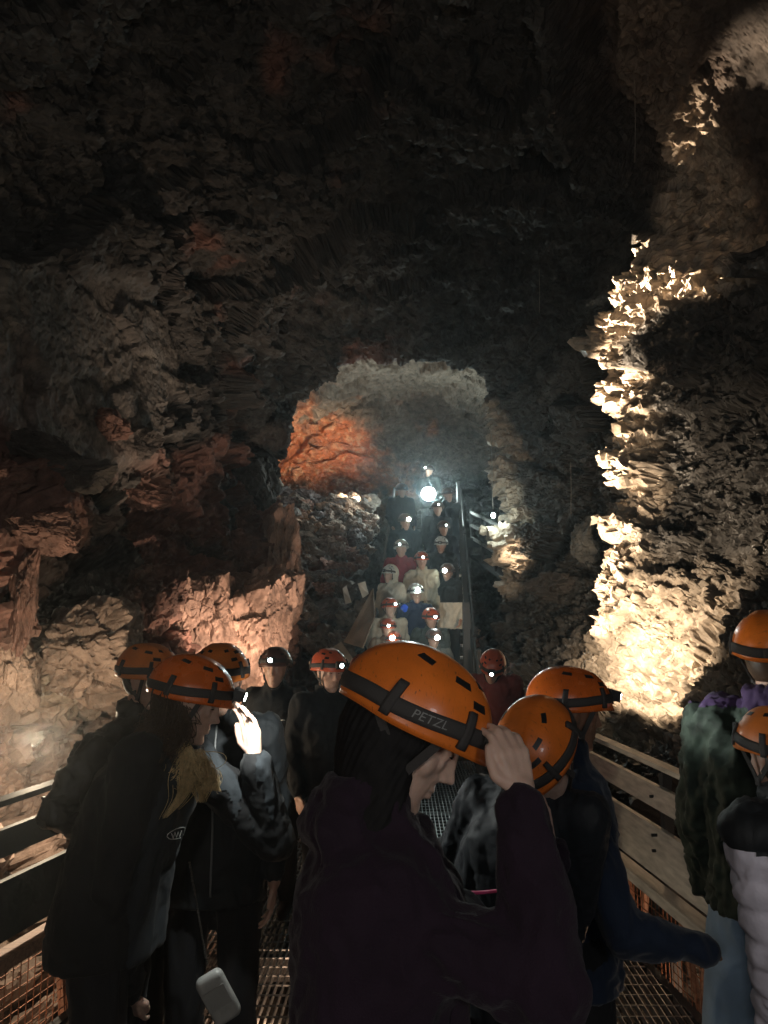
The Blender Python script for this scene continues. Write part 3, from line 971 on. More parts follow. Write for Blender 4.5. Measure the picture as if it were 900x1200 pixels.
def face_sculpt(Vv, MH):
    """eye sockets, lid creases, mouth line, philtrum and nostril shapes pressed into the head"""
    M3 = np.array(MH.to_3x3())
    hv = (Vv - np.array(MH.translation)) @ M3
    out = hv.copy()
    front = sstep(.04, .06, hv[:, 1])
    def press(c, r, depth, axis=(0, 1, 0)):
        d = np.linalg.norm((hv - np.array(c)) / np.array(r), axis=1)
        w = np.exp(-d * d)[:, None] * front[:, None]
        out[:, :] -= w * np.array(axis) * depth
    for sx in (-1, 1):
        press((sx * .019, .088, .026), (.007, .03, .010), .0018)      # inner corner
        press((sx * .031, .088, .0345), (.016, .03, .0042), .0045)      # crease over the lid
        press((sx * .031, .088, .0055), (.015, .03, .0035), .0022)      # under the lower lid
        press((sx * .031, .090, .0170), (.0125, .03, .0016), .0022)     # lid line
        press((sx * .024, .095, -.040), (.004, .03, .012), .0018, (0, 1, 0))   # fold beside the mouth
        press((sx * .020, .1, -.018), (.004, .03, .008), .0012)
    press((0, .1, -.0580), (.021, .03, .0014), .0045)     # mouth line
    press((0, .1, -.0420), (.003, .03, .006), .0016)
    press((0, .1, -.0755), (.018, .03, .006), .0035)      # dip above the chin
    return out @ M3.T + np.array(MH.translation)


def face_bits(root, MS, skin_m, q=1):
    for sx in (-1, 1):
        eb = MB(); eb.capsule((sx * .0235, .0835, .0172), (sx * .039, .0800, .0172), .0019, .0014, 8)
        eb.build('eye', M_EYE, root, True, MS)
        if q > 1:
            for k in range(1):
                mb = MB(); mb.tube([(sx * .0215, .0845, .0175), (sx * .027, .0870, .0165), (sx * .034, .0865, .0168), (sx * .0425, .0800, .0185)], [.0007, .0011, .0011, .0007], 6)
                mb.build('eyelash', M_BROW, root, True, MS)
        br = MB(); br.capsule((sx * .015, .0895, .0440), (sx * .031, .0865, .0480), .0026, .0028, 8); br.capsule((sx * .031, .0865, .0480), (sx * .047, .0740, .0460), .0028, .0015, 8)
        br.build('eyebrow', M_BROW, root, True, MS)


def hand_prims(mb, wrist, d, up, side=1, curl=(.5, .5, .5, .5), thumb=.5, spread=.06, s=1.0):
    """wrist point, d: direction to the fingers, up: back of hand normal, side: +1 thumb to the side d x up"""
    w = Vector(wrist); d = Vector(d).normalized(); up = Vector(up); up = (up - d * up.dot(d)).normalized()
    sd = d.cross(up).normalized() * side
    L = [.042, .046, .043, .034]; off = [.027, .009, -.009, -.026]
    mb.capsule(w - d * .03, w + d * .012, .024 * s, .026 * s, 12)
    for k in range(4):
        base = w + (d * (.085 - abs(k - 1.2) * .004) + sd * off[k]) * s
        mb.capsule(w + (d * .01 + sd * off[k] * .6) * s, base, .0145 * s, .0115 * s, 10)
        dirv_ = (d + sd * (spread * (1.5 - k))).normalized()
        pnt = base; ang = 0
        for j, (ll, rr_) in enumerate(((1.0, .0098), (.62, .0088), (.5, .0078))):
            ang += curl[k] * (.7, 1.0, .7)[j]
            dd = (dirv_ * math.cos(ang) - up * math.sin(ang)).normalized()
            nx = pnt + dd * L[k] * ll * s
            mb.capsule(pnt, nx, rr_ * s * (1.02 if k < 3 else .9), rr_ * .9 * s * (1 if k < 3 else .9), 10)
            pnt = nx
    b = w + (d * .022 + sd * .022) * s
    td = (d * .65 + sd * .75 - up * .25 * thumb).normalized()
    k1 = b + td * .036 * s
    mb.capsule(b, k1, .0155 * s, .0125 * s, 10)
    td2 = (d * (.95) + sd * (.25 - .5 * thumb) - up * .45 * thumb).normalized()
    k2 = k1 + td2 * .031 * s; mb.capsule(k1, k2, .0115 * s, .0105 * s, 10)
    td3 = (d * .95 - sd * (.5 * thumb) - up * .5 * thumb).normalized()
    mb.capsule(k2, k2 + td3 * .024 * s, .0105 * s, .0085 * s, 10)


# ---- helmet, in head space
HC = Vector((0, -.008, .045)); HA, HB, HH = .117, .144, .118
def helm_pt(az, el, off=0.0):
    """az 0 = front (+Y), positive to the right (+X); el 0 equator .. pi/2 top"""
    c = math.cos(el) ** .92; s_ = math.sin(el)
    a, b, h = HA + off, HB + off, HH + off
    bl = 1 + .025 * max(0, -math.cos(az)) * math.cos(el)
    x = a * c * math.sin(az); y = b * c * math.cos(az) * bl; z = h * (s_ if el >= 0 else s_)
    # two soft crests along the top
    cr = .004 * math.exp(-((abs(x) - .038) / .014) ** 2) * max(0, s_)
    return HC + Vector((x, y, z + cr))
def rim_el(az):
    c = math.cos(az)
    return -.10 - .30 * max(0, -c) ** 1.5 + .06 * max(0, c) - .10 * math.exp(-((abs(az) - 1.75) / .5) ** 2)


def grid_patch(mb, f0, f1, fe0, fe1, nu, nv, off0, off1, closed=False):
    """thick patch on the helmet: azimuth range f0..f1; fe0/fe1 give elevation limits for an azimuth"""
    def layer(off):
        return [[helm_pt(f0 + (f1 - f0) * i / nu, fe0(f0 + (f1 - f0) * i / nu) * (1 - j / nv) + fe1(f0 + (f1 - f0) * i / nu) * j / nv, off) for j in range(nv + 1)] for i in range(nu + 1)]
    A, B = layer(off0), layer(off1)
    Vv = [q for r in B for q in r] + [q for r in A for q in r]; n_ = (nu + 1) * (nv + 1); w_ = nv + 1
    Ff = []
    for i in range(nu):
        for j in range(nv):
            a = i * w_ + j
            Ff.append((a, a + 1, a + w_ + 1, a + w_)); Ff.append((n_ + a, n_ + a + w_, n_ + a + w_ + 1, n_ + a + 1))
    for i in range(nu):
        a = i * w_; Ff.append((a, a + w_, n_ + a + w_, n_ + a)); a = i * w_ + nv; Ff.append((a, n_ + a, n_ + a + w_, a + w_))
    for j in range(nv):
        a = j; Ff.append((a, n_ + a, n_ + a + 1, a + 1)); a = nu * w_ + j; Ff.append((a, a + 1, n_ + a + 1, n_ + a))
    mb.add(Vv, Ff)


PI = math.pi
def helmet_meshes():
    D = {}
    mb = MB()
    NU, NV = 72, 22
    outer = []; inner = []
    for i in range(NU):
        az = 2 * PI * i / NU; re = rim_el(az)
        fr = .010 * max(0, math.cos(az)) ** 6
        for j in range(NV + 1):
            t = j / NV
            el = re + (PI / 2 - re) * t
            fl = fr * math.exp(-t * 14)
            flr = .0035 * math.exp(-t * 22)
            outer.append(helm_pt(az, min(el, PI / 2 - 1e-3), flr + fl)); inner.append(helm_pt(az, min(el, PI / 2 - 1e-3), -.012 + fl))
    W = NV + 1; n_ = NU * W; Ff = []
    for i in range(NU):
        i2 = (i + 1) % NU
        for j in range(NV):
            Ff.append((i * W + j, i2 * W + j, i2 * W + j + 1, i * W + j + 1))
            Ff.append((n_ + i * W + j, n_ + i * W + j + 1, n_ + i2 * W + j + 1, n_ + i2 * W + j))
        Ff.append((i * W, n_ + i * W, n_ + i2 * W, i2 * W))
    mb.add([Vector(q) for q in outer + inner], Ff)
    D['shell'] = mb
    D['vents'] = []
    for s in (-1, 1):
        for (a0, a1, e0, e1) in ((.40, .66, .98, 1.10), (.98, 1.35, .86, .98), (1.85, 2.2, .86, .98), (.62, .92, .62, .74)):
            lo, hi = (s * a0, s * a1) if s == 1 else (s * a1, s * a0)
            mb = MB(); grid_patch(mb, lo, hi, lambda a, e0=e0: e0, lambda a, e1=e1: e1, 6, 3, -.004, .0012); D['vents'].append(mb)
    mb = MB()
    grid_patch(mb, -PI + .001, PI - .001, lambda a: rim_el(a) + .16 + .05 * math.cos(a), lambda a: rim_el(a) + .40 + .05 * math.cos(a), 72, 3, .0005, .0048)
    for s in (-1, 1):
        for az in (1.95, .95):
            lo, hi = (az - .06, az + .06)
            if s < 0: lo, hi = -hi, -lo
            grid_patch(mb, lo, hi, lambda a: rim_el(a) + .08, lambda a: rim_el(a) + .62, 3, 6, .001, .0085)
    D['headlamp_strap'] = mb
    mb = MB()
    c = helm_pt(0, rim_el(0) + .34, .018)
    mb.box(c, (.062, .026, .036)); mb.box(c + Vector((0, -.014, -.004)), (.05, .012, .05))
    m2 = MB(); m2.tube([c + Vector((0, .012, 0)), c + Vector((0, .020, 0))], [.0165, .0175], 20)
    mb.add(m2.v, m2.f)
    D['headlamp'] = mb; D['_lampc'] = c + Vector((0, .022, 0))
    mb = MB(); mb.tube([c + Vector((0, .0195, 0)), c + Vector((0, .0225, 0))], [.0145, .0135], 20)
    D['headlamp_lens'] = mb
    mb = MB()
    for s in (-1, 1):
        for az in (1.15, 2.05):
            a = helm_pt(s * az, rim_el(az), -.013)
            b = Vector((s * .071, .022, -.055)); c2 = Vector((s * .040, .045, -.112))
            mb.beam(a, b, .003, .016, (0, 1, 0))
        mb.beam(b, c2, .016, .003, (0, 0, 1)); mb.beam(c2, Vector((0, .060, -.128)), .016, .003, (0, 0, 1))
        mb.box(b, (.008, .018, .02))
    D['chin_strap'] = mb
    return D


HELM = helmet_meshes()
def D_VENTS(): return HELM['vents']
def helm_mat(name, c, rough=.33): 
    m = simple(name, c, rough, 0, noise=.16, nscale=14, rvar=.12, coat=.2, bump=.06, bscale=260)
    # fine scratches and grime
    nt = m.node_tree; N, L = nt.nodes, nt.links; b = N['Principled BSDF']
    src = b.inputs['Base Color'].links[0].from_socket
    tc = N.new('ShaderNodeTexCoord'); mp = N.new('ShaderNodeMapping'); mp.inputs['Scale'].default_value = (40, 260, 90); mp.inputs['Rotation'].default_value = (.4, .7, .3)
    L.new(tc.outputs['Object'], mp.inputs['Vector'])
    n = N.new('ShaderNodeTexNoise'); n.inputs['Scale'].default_value = 1.0; n.inputs['Detail'].default_value = 5; L.new(mp.outputs['Vector'], n.inputs['Vector'])
    r = N.new('ShaderNodeValToRGB'); r.color_ramp.elements[0].position = .62; r.color_ramp.elements[1].position = .74
    L.new(n.outputs['Fac'], r.inputs['Fac'])
    mx = N.new('ShaderNodeMixRGB'); mx.inputs[2].default_value = (c[0] * .45, c[1] * .5, c[2] * .8 + .01, 1)
    L.new(r.outputs['Color'], mx.inputs[0]); L.new(src, mx.inputs[1]); L.new(mx.outputs[0], b.inputs['Base Color'])
    return m
M_ORANGE = helm_mat('orange helmet shell', (.80, .19, .022)); M_REDH = helm_mat('red helmet shell', (.55, .10, .04))
M_PALEH = helm_mat('white helmet shell', (.6, .58, .54)); M_DARKH = helm_mat('dark helmet shell', (.10, .05, .04))
M_BLACKPL = simple('black plastic', (.012, .012, .013), .45, bump=.1)
M_STRAP = simple('grey black webbing', (.045, .040, .037), .7, bump=.5, bscale=500)
M_LETTER = simple('grey print', (.20, .20, .19), .6)
M_LENS_ON = emitter('lit headlamp lens', (.85, 1, .95), 60)
M_LENS_DIM = emitter('dim lit lens', (.85, 1, .95), 14)
M_LENS_OFF = simple('clear lens', (.35, .38, .4), .15)
M_SKIN = simple('skin', (.50, .30, .22), .5, noise=.10, nscale=40, bump=.12, bscale=260, sss=.12)
M_SKIN_P = simple('pale skin', (.60, .40, .31), .5, noise=.10, nscale=40, bump=.12, bscale=260, sss=.12)
M_SKIN_D = simple('brown skin', (.26, .135, .085), .5, noise=.12, nscale=40, bump=.12, bscale=260, sss=.08)
_hm = {}


def put_helmet(root, MH, mat, lamp_on=1, lens_mat=None, detail=True):
    h = HELM['shell'].build('helmet', mat, root, True, MH)
    def sub(key, mat_, nm=None, smooth=False):
        o = HELM[key].build(nm or key, mat_, h, smooth, MH); return o
    if detail:
        for vb in D_VENTS(): vb.build('vent', M_BLACKPL, h, False, MH)
        sub('chin_strap', M_STRAP)
    sub('headlamp_strap', M_STRAP, smooth=True)
    sub('headlamp', M_BLACKPL)
    o = sub('headlamp_lens', lens_mat or (M_LENS_ON if lamp_on else M_LENS_OFF))
    return h


def text_pts(txt, size):
    cu = bpy.data.curves.new('t', 'FONT'); cu.body = txt; cu.size = size; cu.extrude = 0; cu.align_x = 'CENTER'; cu.align_y = 'CENTER'
    o = bpy.data.objects.new('t', cu); col.objects.link(o)
    dg = bpy.context.evaluated_depsgraph_get(); dg.update()
    me = bpy.data.meshes.new_from_object(o.evaluated_get(dg))
    Vv = [v.co.copy() for v in me.vertices]; Ff = [tuple(p_.vertices) for p_ in me.polygons]
    bpy.data.objects.remove(o); bpy.data.curves.remove(cu); bpy.data.meshes.remove(me)
    return Vv, Ff


def strap_text(root_h, MH, txt, az0, size, sgn_=1, mat=None):
    Vv, Ff = text_pts(txt, size)
    out = []
    for q in Vv:
        az = az0 + sgn_ * -q.x / .14
        el = rim_el(az) + .28 + .05 * math.cos(az) + q.y / .125
        out.append(helm_pt(az, el, .0058))
    mb = MB().add(out, Ff)
    return mb.build('strap_lettering', mat or M_LETTER, root_h, False, MH)


CLOTH = {}
def cloth(name, c, rough=.85, sheen=.04, bump=.35, bscale=350, noise=.18, nscale=8, spec=.3):
    if name not in CLOTH:
        CLOTH[name] = simple(name, c, rough, 0, noise=noise, nscale=nscale, bump=bump, bscale=bscale, sheen=sheen, spec=spec)
    return CLOTH[name]


def folds(Vv, nn, amp, scale, seed, axis_stretch=(1, 1, .45)):
    q = Vv * np.array(axis_stretch) * scale
    wq = np.stack([fbm(q * .6 + 9, 2, seed), fbm(q * .6 + 31, 2, seed + 1), fbm(q * .6 + 57, 2, seed + 2)], 1)
    r = 1 - np.abs(fbm(q + wq * .9, 3, seed + 5)) * 1.6
    return Vv + nn * (amp * (r - .5))[:, None]


def clip_above(Vv, Ff, z): return Ff


M_BROW = simple('brow hair', (.03, .02, .014), .8)
M_EYE = simple('eye', (.03, .02, .015), .2)
JN = dict(pelvis=(0, 0, .96), chest=(0, .0, 1.26), neck=(0, -.005, 1.47), head=(0, .02, 1.63),
          rsh=(.178, -.01, 1.435), lsh=(-.178, -.01, 1.435), rel=(.235, -.03, 1.14), lel=(-.235, -.03, 1.14), rwr=(.235, .06, .90), lwr=(-.235, .06, .90),
          rhip=(.09, 0, .93), lhip=(-.09, 0, .93), rkn=(.10, .03, .50), lkn=(-.10, .03, .50), ran=(.10, -.01, .09), lan=(-.10, -.01, .09))


def person(label, helmet_px, depth, yaw, head_yaw=0, pitch=0, roll=0, joints=None, lean=(0, 0), voxel=.012, hvox=None,
           skin=None, jacket=None, trousers=None, helmet=None, lens=True, hair=None, feet_z=0.0, hands=None,
           jacket_bulk=1.0, jacket_len=.80, collar=.9, group=None, fold=.006, foldscale=9, detail=True, name='person', world_j=None, hood=False, head_off=0, lens_mat=None, quilt=0):
    """helmet_px: photo position of the helmet centre, depth: metres ahead. yaw: degrees turned left from facing away (+Y)"""
    W = at(helmet_px[0], helmet_px[1], depth)
    yw = R(yaw)
    Rz = Matrix.Rotation(yw, 3, 'Z')
    j = {k: Vector(v) for k, v in JN.items()}
    # lean the upper body: shift grows with height
    for k in j:
        if j[k].z > 1.0:
            t = (j[k].z - .96) / .67
            j[k].y += lean[0] * t; j[k].x += lean[1] * t
            j[k].z -= .35 * abs(lean[0]) * t * t
    MHr = (Matrix.Rotation(R(head_yaw), 3, 'Z') @ Matrix.Rotation(R(-pitch), 3, 'X') @ Matrix.Rotation(R(roll), 3, 'Y'))
    j['head'].y += .045 * math.sin(R(max(0, pitch))); j['head'].z -= .02 * math.sin(R(abs(pitch)))
    hc = j['head'] + MHr @ Vector((0, -.008, .085))
    s = (W.z - feet_z) / hc.z
    root_xy = Vector((W.x, W.y, 0)) - Rz @ Vector((hc.x * s, hc.y * s, 0))
    root = empty(name, (root_xy.x, root_xy.y, feet_z), yw)
    tag(root, label, 'person', group)
    Sm = Matrix.Scale(s, 4)
    inv = (Matrix.Translation(root.location) @ Matrix.Rotation(yw, 4, 'Z') @ Sm).inverted()
    if joints:
        for k, v in joints.items(): j[k] = Vector(v)
    if world_j:
        for k, v in world_j.items(): j[k] = inv @ Vector(v)
    MH = Matrix.Translation(j['head']) @ MHr.to_4x4()
    # ---------------- body: one continuous skin
    mb = MB()
    head_prims(mb, MH)
    hb = MH @ Vector((0, -.02, -.06))
    mb.capsule(j['neck'] - Vector((0, 0, .04)), hb, .058, .054)
    mb.capsule(j['pelvis'], j['chest'], .10, .11); mb.capsule(j['chest'], j['neck'] - Vector((0, 0, .05)), .11, .06)
    for a in 'rl':
        sg = 1 if a == 'r' else -1
        mb.capsule(j['chest'] + Vector((sg * .04, 0, .1)), j[a + 'sh'], .062, .044)
        mb.capsule(j[a + 'sh'], j[a + 'el'], .042, .034); mb.capsule(j[a + 'el'], j[a + 'wr'], .034, .026)
        mb.capsule(j['pelvis'] + Vector((sg * .04, 0, 0)), j[a + 'hip'], .10, .09)
        mb.capsule(j[a + 'hip'], j[a + 'kn'], .078, .052); mb.capsule(j[a + 'kn'], j[a + 'an'], .050, .036)
        mb.capsule(j[a + 'an'] + Vector((0, 0, -.04)), j[a + 'an'] + Vector((0, .14, -.055)), .036, .03)
        h = (hands or {}).get(a)
        fd = (j[a + 'wr'] - j[a + 'el']).normalized()
        if h is None: h = dict(d=fd, up=Vector((sg, 0, 0)), curl=(.35, .4, .45, .5), thumb=.5)
        d_ = h['d']; up_ = h['up']
        if h.get('world'):
            d_ = Rz.inverted() @ Vector(d_); up_ = Rz.inverted() @ Vector(up_)
        hand_prims(mb, j[a + 'wr'] + Vector(d_).normalized() * .02, d_, up_, h.get('side', -sg), h.get('curl', (.4,) * 4), h.get('thumb', .5), h.get('spread', .06), h.get('s', 1.0) / s ** .5)
    Vv, nn, Ff = remesh(mb, (hvox or voxel * .6) / s, 4 if hvox else 2)
    Vv = face_sculpt(Vv, MH)
    mesh_np('body', Vv * s, Ff, skin or M_SKIN, root, True)
    # ---------------- trousers and boots
    if trousers is not False:
        tm = MB()
        tm.capsule(j['pelvis'] + Vector((0, 0, -.02)), j['pelvis'] + Vector((0, 0, .06)), .135, .13)
        for a in 'rl':
            tm.capsule(j[a + 'hip'], j[a + 'kn'], .105, .078); tm.capsule(j[a + 'kn'], j[a + 'an'], .078, .066)
        Vv, nn, Ff = remesh(tm, voxel * 1.1 / s, 2)
        Vv = folds(Vv, nn, .012, 8, 3)
        mesh_np('trousers', Vv * s, Ff, trousers or cloth('black trousers', (.012, .012, .014)), root, True)
        for a in 'rl':
            bm_ = MB(); an = j[a + 'an']
            bm_.capsule(an + Vector((0, -.02, -.035)), an + Vector((0, .05, -.03)), .052, .045)
            bm_.capsule(an + Vector((0, .05, -.04)), an + Vector((0, .16, -.05)), .046, .036); bm_.capsule(an, an + Vector((0, 0, .06)), .05, .05)
            Vv, nn, Ff = remesh(bm_, .010, 2)
            Vv[:, 2] = np.maximum(Vv[:, 2], .0)
            mesh_np('boot', Vv * s, Ff, cloth('boot leather', (.05, .035, .025), .5), root, True)
    # ---------------- jacket
    jb = jacket_bulk
    jm = MB()
    rings = []
    pl, ch, nk = j['pelvis'], j['chest'], j['neck']
    prof = [(jacket_len, .205, .150)] + ([(.92, .200, .148)] if jacket_len < .87 else []) + [ (1.05, .195, .142), (1.18, .205, .148), (1.30, .212, .150), (1.38, .200, .138), (1.435, .160, .115), (1.475, .095, .09)]
    if collar > 0: prof += [(1.50, .080, .082), (1.50 + .06 * collar, .078, .080)]
    for z, rx_, ry_ in prof:
        if z < pl.z: c = pl + Vector((0, 0, z - pl.z))
        elif z < 1.26: c = pl.lerp(ch, (z - .96) / .30)
        else:
            t = (z - 1.26) / .21
            c = ch.lerp(nk, t) if t <= 1 else nk + (nk - ch).normalized() * (z - 1.47)
        k_ = jb if z < 1.46 else 1 + (jb - 1) * .4
        sh = (j['rsh'] - j['lsh']); sa = math.atan2(sh.y, sh.x) * min(1, max(0, (z - .9) / .4))
        ca, sn = math.cos(sa), math.sin(sa)
        r = []
        for k in range(32):
            a = 2 * PI * k / 32
            xx, yy = rx_ * k_ * math.copysign(abs(math.cos(a)) ** .85, math.cos(a)), ry_ * k_ * math.copysign(abs(math.sin(a)) ** .85, math.sin(a))
            r.append(c + Vector((xx * ca - yy * sn, xx * sn + yy * ca, 0)))
        rings.append(r)
    jm.loft(rings)
    for a in 'rl':
        sg = 1 if a == 'r' else -1
        sh, el, wr = j[a + 'sh'], j[a + 'el'], j[a + 'wr']
        jm.capsule(ch.lerp(nk, .45), sh, .10 * jb, .078 * jb); jm.capsule(nk + Vector((0, 0, -.02)), sh + Vector((0, 0, .01)), .075, .06 * jb)
        jm.capsule(sh, el, .080 * jb, .064 * jb); jm.capsule(el, wr.lerp(el, .04), .064 * jb, .046 * jb)
    if hood or collar >= 1.5:
        jm.ball(tuple(nk + Vector((0, -.07, .0))), (.12, .075, .06)); jm.ball(tuple(nk + Vector((0, -.05, .05))), (.10, .05, .04))
    Vv, nn, Ff = remesh(jm, voxel / s, 3)
    Vv = folds(Vv, nn, fold * 2, foldscale, 11 + int(helmet_px[0]) % 17)
    Vv = folds(Vv, nn, fold * .8, foldscale * 2.6, 23 + int(helmet_px[1]) % 17, (1, 1, .8))
    if quilt:
        t = Vv[:, 2] * quilt; t = t - np.floor(t)
        Vv = Vv + nn * (.014 * np.sqrt(np.clip(np.sin(t * PI), 0, 1)))[:, None]
    jac = mesh_np('jacket', Vv * s, Ff, jacket or cloth('black jacket', (.014, .014, .016)), root, True)
    # ---------------- helmet and lamp
    MS = Matrix.Scale(s, 4) @ MH
    hl = put_helmet(root, MS, helmet or M_ORANGE, lens, lens_mat, detail)
    # hair
    if hair: hair_cap(root, MS, hair)
    if detail: face_bits(root, MS, skin or M_SKIN, 2 if hvox else 1)
    lampw = Matrix.Translation(root.location) @ Matrix.Rotation(yw, 4, 'Z') @ MS
    return dict(root=root, s=s, MS=MS, lamp=lampw @ HELM['_lampc'], fwd=(lampw.to_3x3() @ Vector((0, 1, 0))).normalized(), W=lampw, helmet=hl, inv=inv, j=j, jacket=jac,
                toworld=Matrix.Translation(root.location) @ Matrix.Rotation(yw, 4, 'Z') @ Sm)


M_HAIRB = simple('black hair', (.010, .009, .009), .75, noise=.3, nscale=60, spec=.2)
M_HAIRBR = simple('brown hair', (.07, .04, .022), .5, noise=.3, nscale=60)
M_HAIRBL = simple('blond hair', (.72, .52, .26), .45, noise=.3, nscale=90)


def hair_cap(root, MS, mat, longv=0):
    mb = MB()
    rng_ = random.Random(5)
    mb.ball((0, -.028, .02), (.080, .092, .10), None, 20, 14)
    Vv = []
    for q in mb.v:
        x, y, z = q
        if y > .03: y = .03 + (y - .03) * .3
        if z < -.06: z = -.06
        Vv.append((x, y, z))
    mb.v = Vv
    mb.build('hair', mat, root, True, MS)


def P(lab, *a, **k): return person(lab, *a, **k)
# ------------------------------------------------------------------ who stands where
M_ORANGE2 = helm_mat('faded orange helmet shell', (.72, .20, .035), .45); M_ORANGE3 = helm_mat('deep orange helmet shell', (.74, .15, .018), .28)
BLK = cloth('black jacket', (.010, .010, .011))
g_walk = 'visitors standing on the walkway'
U = Vector

# woman in front, hand at her helmet
e1_ = at(640, 1150, 1.27); w1_ = at(616, 946, 1.33)
p1 = P('woman in a plum coat, head bowed, one hand raised to her big orange helmet', (502, 813), 1.44, -92, 0, 34, 0, voxel=.007, hvox=.0042,
       skin=M_SKIN_P, jacket=cloth('plum coat', (.018, .008, .017), .85, .08, .5, 260), collar=.9, lens=False, fold=.009, foldscale=5.5, hood=True, group=g_walk,
       world_j=dict(rsh=at(425, 1078, 1.33), lsh=at(432, 1040, 1.66), rel=e1_, rwr=w1_, lel=at(600, 1110, 1.74), lwr=at(640, 1000, 1.74)),
       hands=dict(r=dict(d=(-.20, .14, 1), up=(.45, -1, 0), world=True, curl=(.6, .65, .7, .75), thumb=.4, spread=.09, s=.86),
                  l=dict(d=(-.3, -.2, 1), up=(.4, 1, 0), world=True, curl=(.5, .5, .5, .5))))
strap_text(p1['helmet'], p1['MS'], 'PETZL', 1.45, .022)
strap_text(p1['helmet'], p1['MS'], 'PETZL', .42, .02)

# woman on the left, lit by her own lamp
p2 = P('woman in a black coat with wavy blond hair, bright headlamp lighting her raised hand', (230, 796), 2.6, -92, 4, 20, 0, helmet=M_ORANGE3, lean=(.20, 0), voxel=.009, hvox=.0048,
       skin=M_SKIN_P, jacket=BLK, collar=.8, lens=True, fold=.007, foldscale=6, group=g_walk, jacket_bulk=1.12,
       world_j=dict(lel=at(322, 985, 2.9), lwr=at(299, 893, 2.78), rel=at(130, 1040, 2.42), rwr=at(150, 1160, 2.62)),
       hands=dict(l=dict(d=(-.14, -.05, 1), up=(.55, .85, .1), world=True, curl=(.28, .3, .34, .4), thumb=.3, s=1.15)))
p3 = P('visitor in a shiny black leather jacket leaning on the dark boarded railing', (176, 776), 3.2, -112, 0, 12, 0, voxel=.010, helmet=M_ORANGE2, skin=M_SKIN,
       jacket=cloth('black leather', (.016, .014, .013), .5, 0, .15, 60, spec=.4), lens=False, group=g_walk, fold=.012,
       world_j=dict(rsh=at(112, 882, 3.0), rel=at(66, 950, 2.87), rwr=at(128, 985, 2.8)))
p4 = P('visitor in a dark zipped jacket with a small oval chest logo, face hidden', (258, 777), 3.05, 186, 0, 10, 0, voxel=.011, skin=M_SKIN, lens=False,
       jacket=cloth('black softshell', (.012, .014, .016), .7), helmet=M_ORANGE2, group=g_walk)
p5 = P('man in a black jacket facing us, dark helmet with a small lit lamp', (323, 771), 5.0, 176, 0, 2, 0, voxel=.012, skin=M_SKIN, jacket=BLK, helmet=M_DARKH, group=g_walk, lens_mat=M_LENS_ON)
p6 = P('visitor in black with a red helmet, beside the man with the lit lamp', (386, 774), 4.7, 212, 0, 8, 0, voxel=.012, skin=M_SKIN, jacket=BLK, helmet=M_REDH, group=g_walk, lens_mat=M_LENS_DIM)
p7 = P('visitor mostly hidden behind the big orange helmet, dark red helmet edge showing', (427, 778), 5.3, 200, 0, 5, 0, voxel=.014, skin=M_SKIN, jacket=BLK, helmet=M_REDH, group=g_walk, lens=False)
p8 = P('visitor with red helmet and dark red jacket bending down at the foot of the stairs', (578, 774), 6.2, 165, 0, 38, -10, voxel=.014, skin=M_SKIN, jacket=cloth('dark red jacket', (.16, .035, .03)), helmet=M_REDH, group=g_walk,
       lean=(.28, -.02), lens_mat=M_LENS_ON)
p9 = P('visitor with head bowed low, showing the crown of the orange helmet', (620, 866), 2.05, 140, 0, 56, 4, voxel=.008, hvox=.0045, skin=M_SKIN_P,
       jacket=cloth('black anorak', (.012, .014, .018), .6), lens=True, group=g_walk, lean=(.06, -.30), jacket_bulk=.84, lens_mat=M_LENS_ON)
ph_w = at(694, 1010, 2.22)
p10 = P('boy in a navy jacket looking right in profile, sleeve stretched forward', (668, 808), 2.5, -84, 0, 8, 0, helmet=M_ORANGE3, voxel=.009, hvox=.005, skin=M_SKIN_D,
        jacket=cloth('navy jacket', (.009, .018, .040), .75, .2, .4, 300), group=g_walk, lens_mat=M_LENS_ON, fold=.007, foldscale=6,
        world_j=dict(rsh=at(688, 985, 2.3), rel=at(728, 1092, 2.22), rwr=at(828, 1114, 2.22), lel=at(712, 1100, 2.55), lwr=ph_w),
        hands=dict(l=dict(d=(-.30, -.1, .9), up=(.2, 1, .1), world=True, curl=(.75, .8, .85, .9), thumb=.6, s=1.0), r=dict(d=(.9, .1, -.3), up=(0, 0, 1), world=True, curl=(1.2, 1.2, 1.2, 1.2), s=.28)))
p11 = P('tall visitor in a dark green jacket and pale blue jeans, back to us', (906, 744), 2.5, -38, 0, 4, 0, voxel=.010, skin=M_SKIN, group=g_walk, lens=False,
        jacket=cloth('dark green jacket', (.026, .037, .028), .75, .05, .5, 40, noise=.55, nscale=16, spec=.25), trousers=cloth('pale blue jeans', (.30, .44, .62), .85, .1, .5, 500, noise=.25), jacket_bulk=1.1, fold=.012, lean=(0, 0), jacket_len=.90, joints=dict(lhip=(-.12, 0, .93), lkn=(-.20, .05, .5), lan=(-.24, .02, .09)))
p12 = P('visitor in a white puffer jacket with dark shoulders and an orange helmet', (914, 858), 2.1, 14, 0, 4, 0, helmet=M_ORANGE2, voxel=.010, skin=M_SKIN, group=g_walk, lens=False,
        jacket=cloth('white puffer', (.80, .75, .84), .45, 0, .3, 120), lean=(0, -.19), jacket_bulk=1.12, quilt=12, fold=.006)


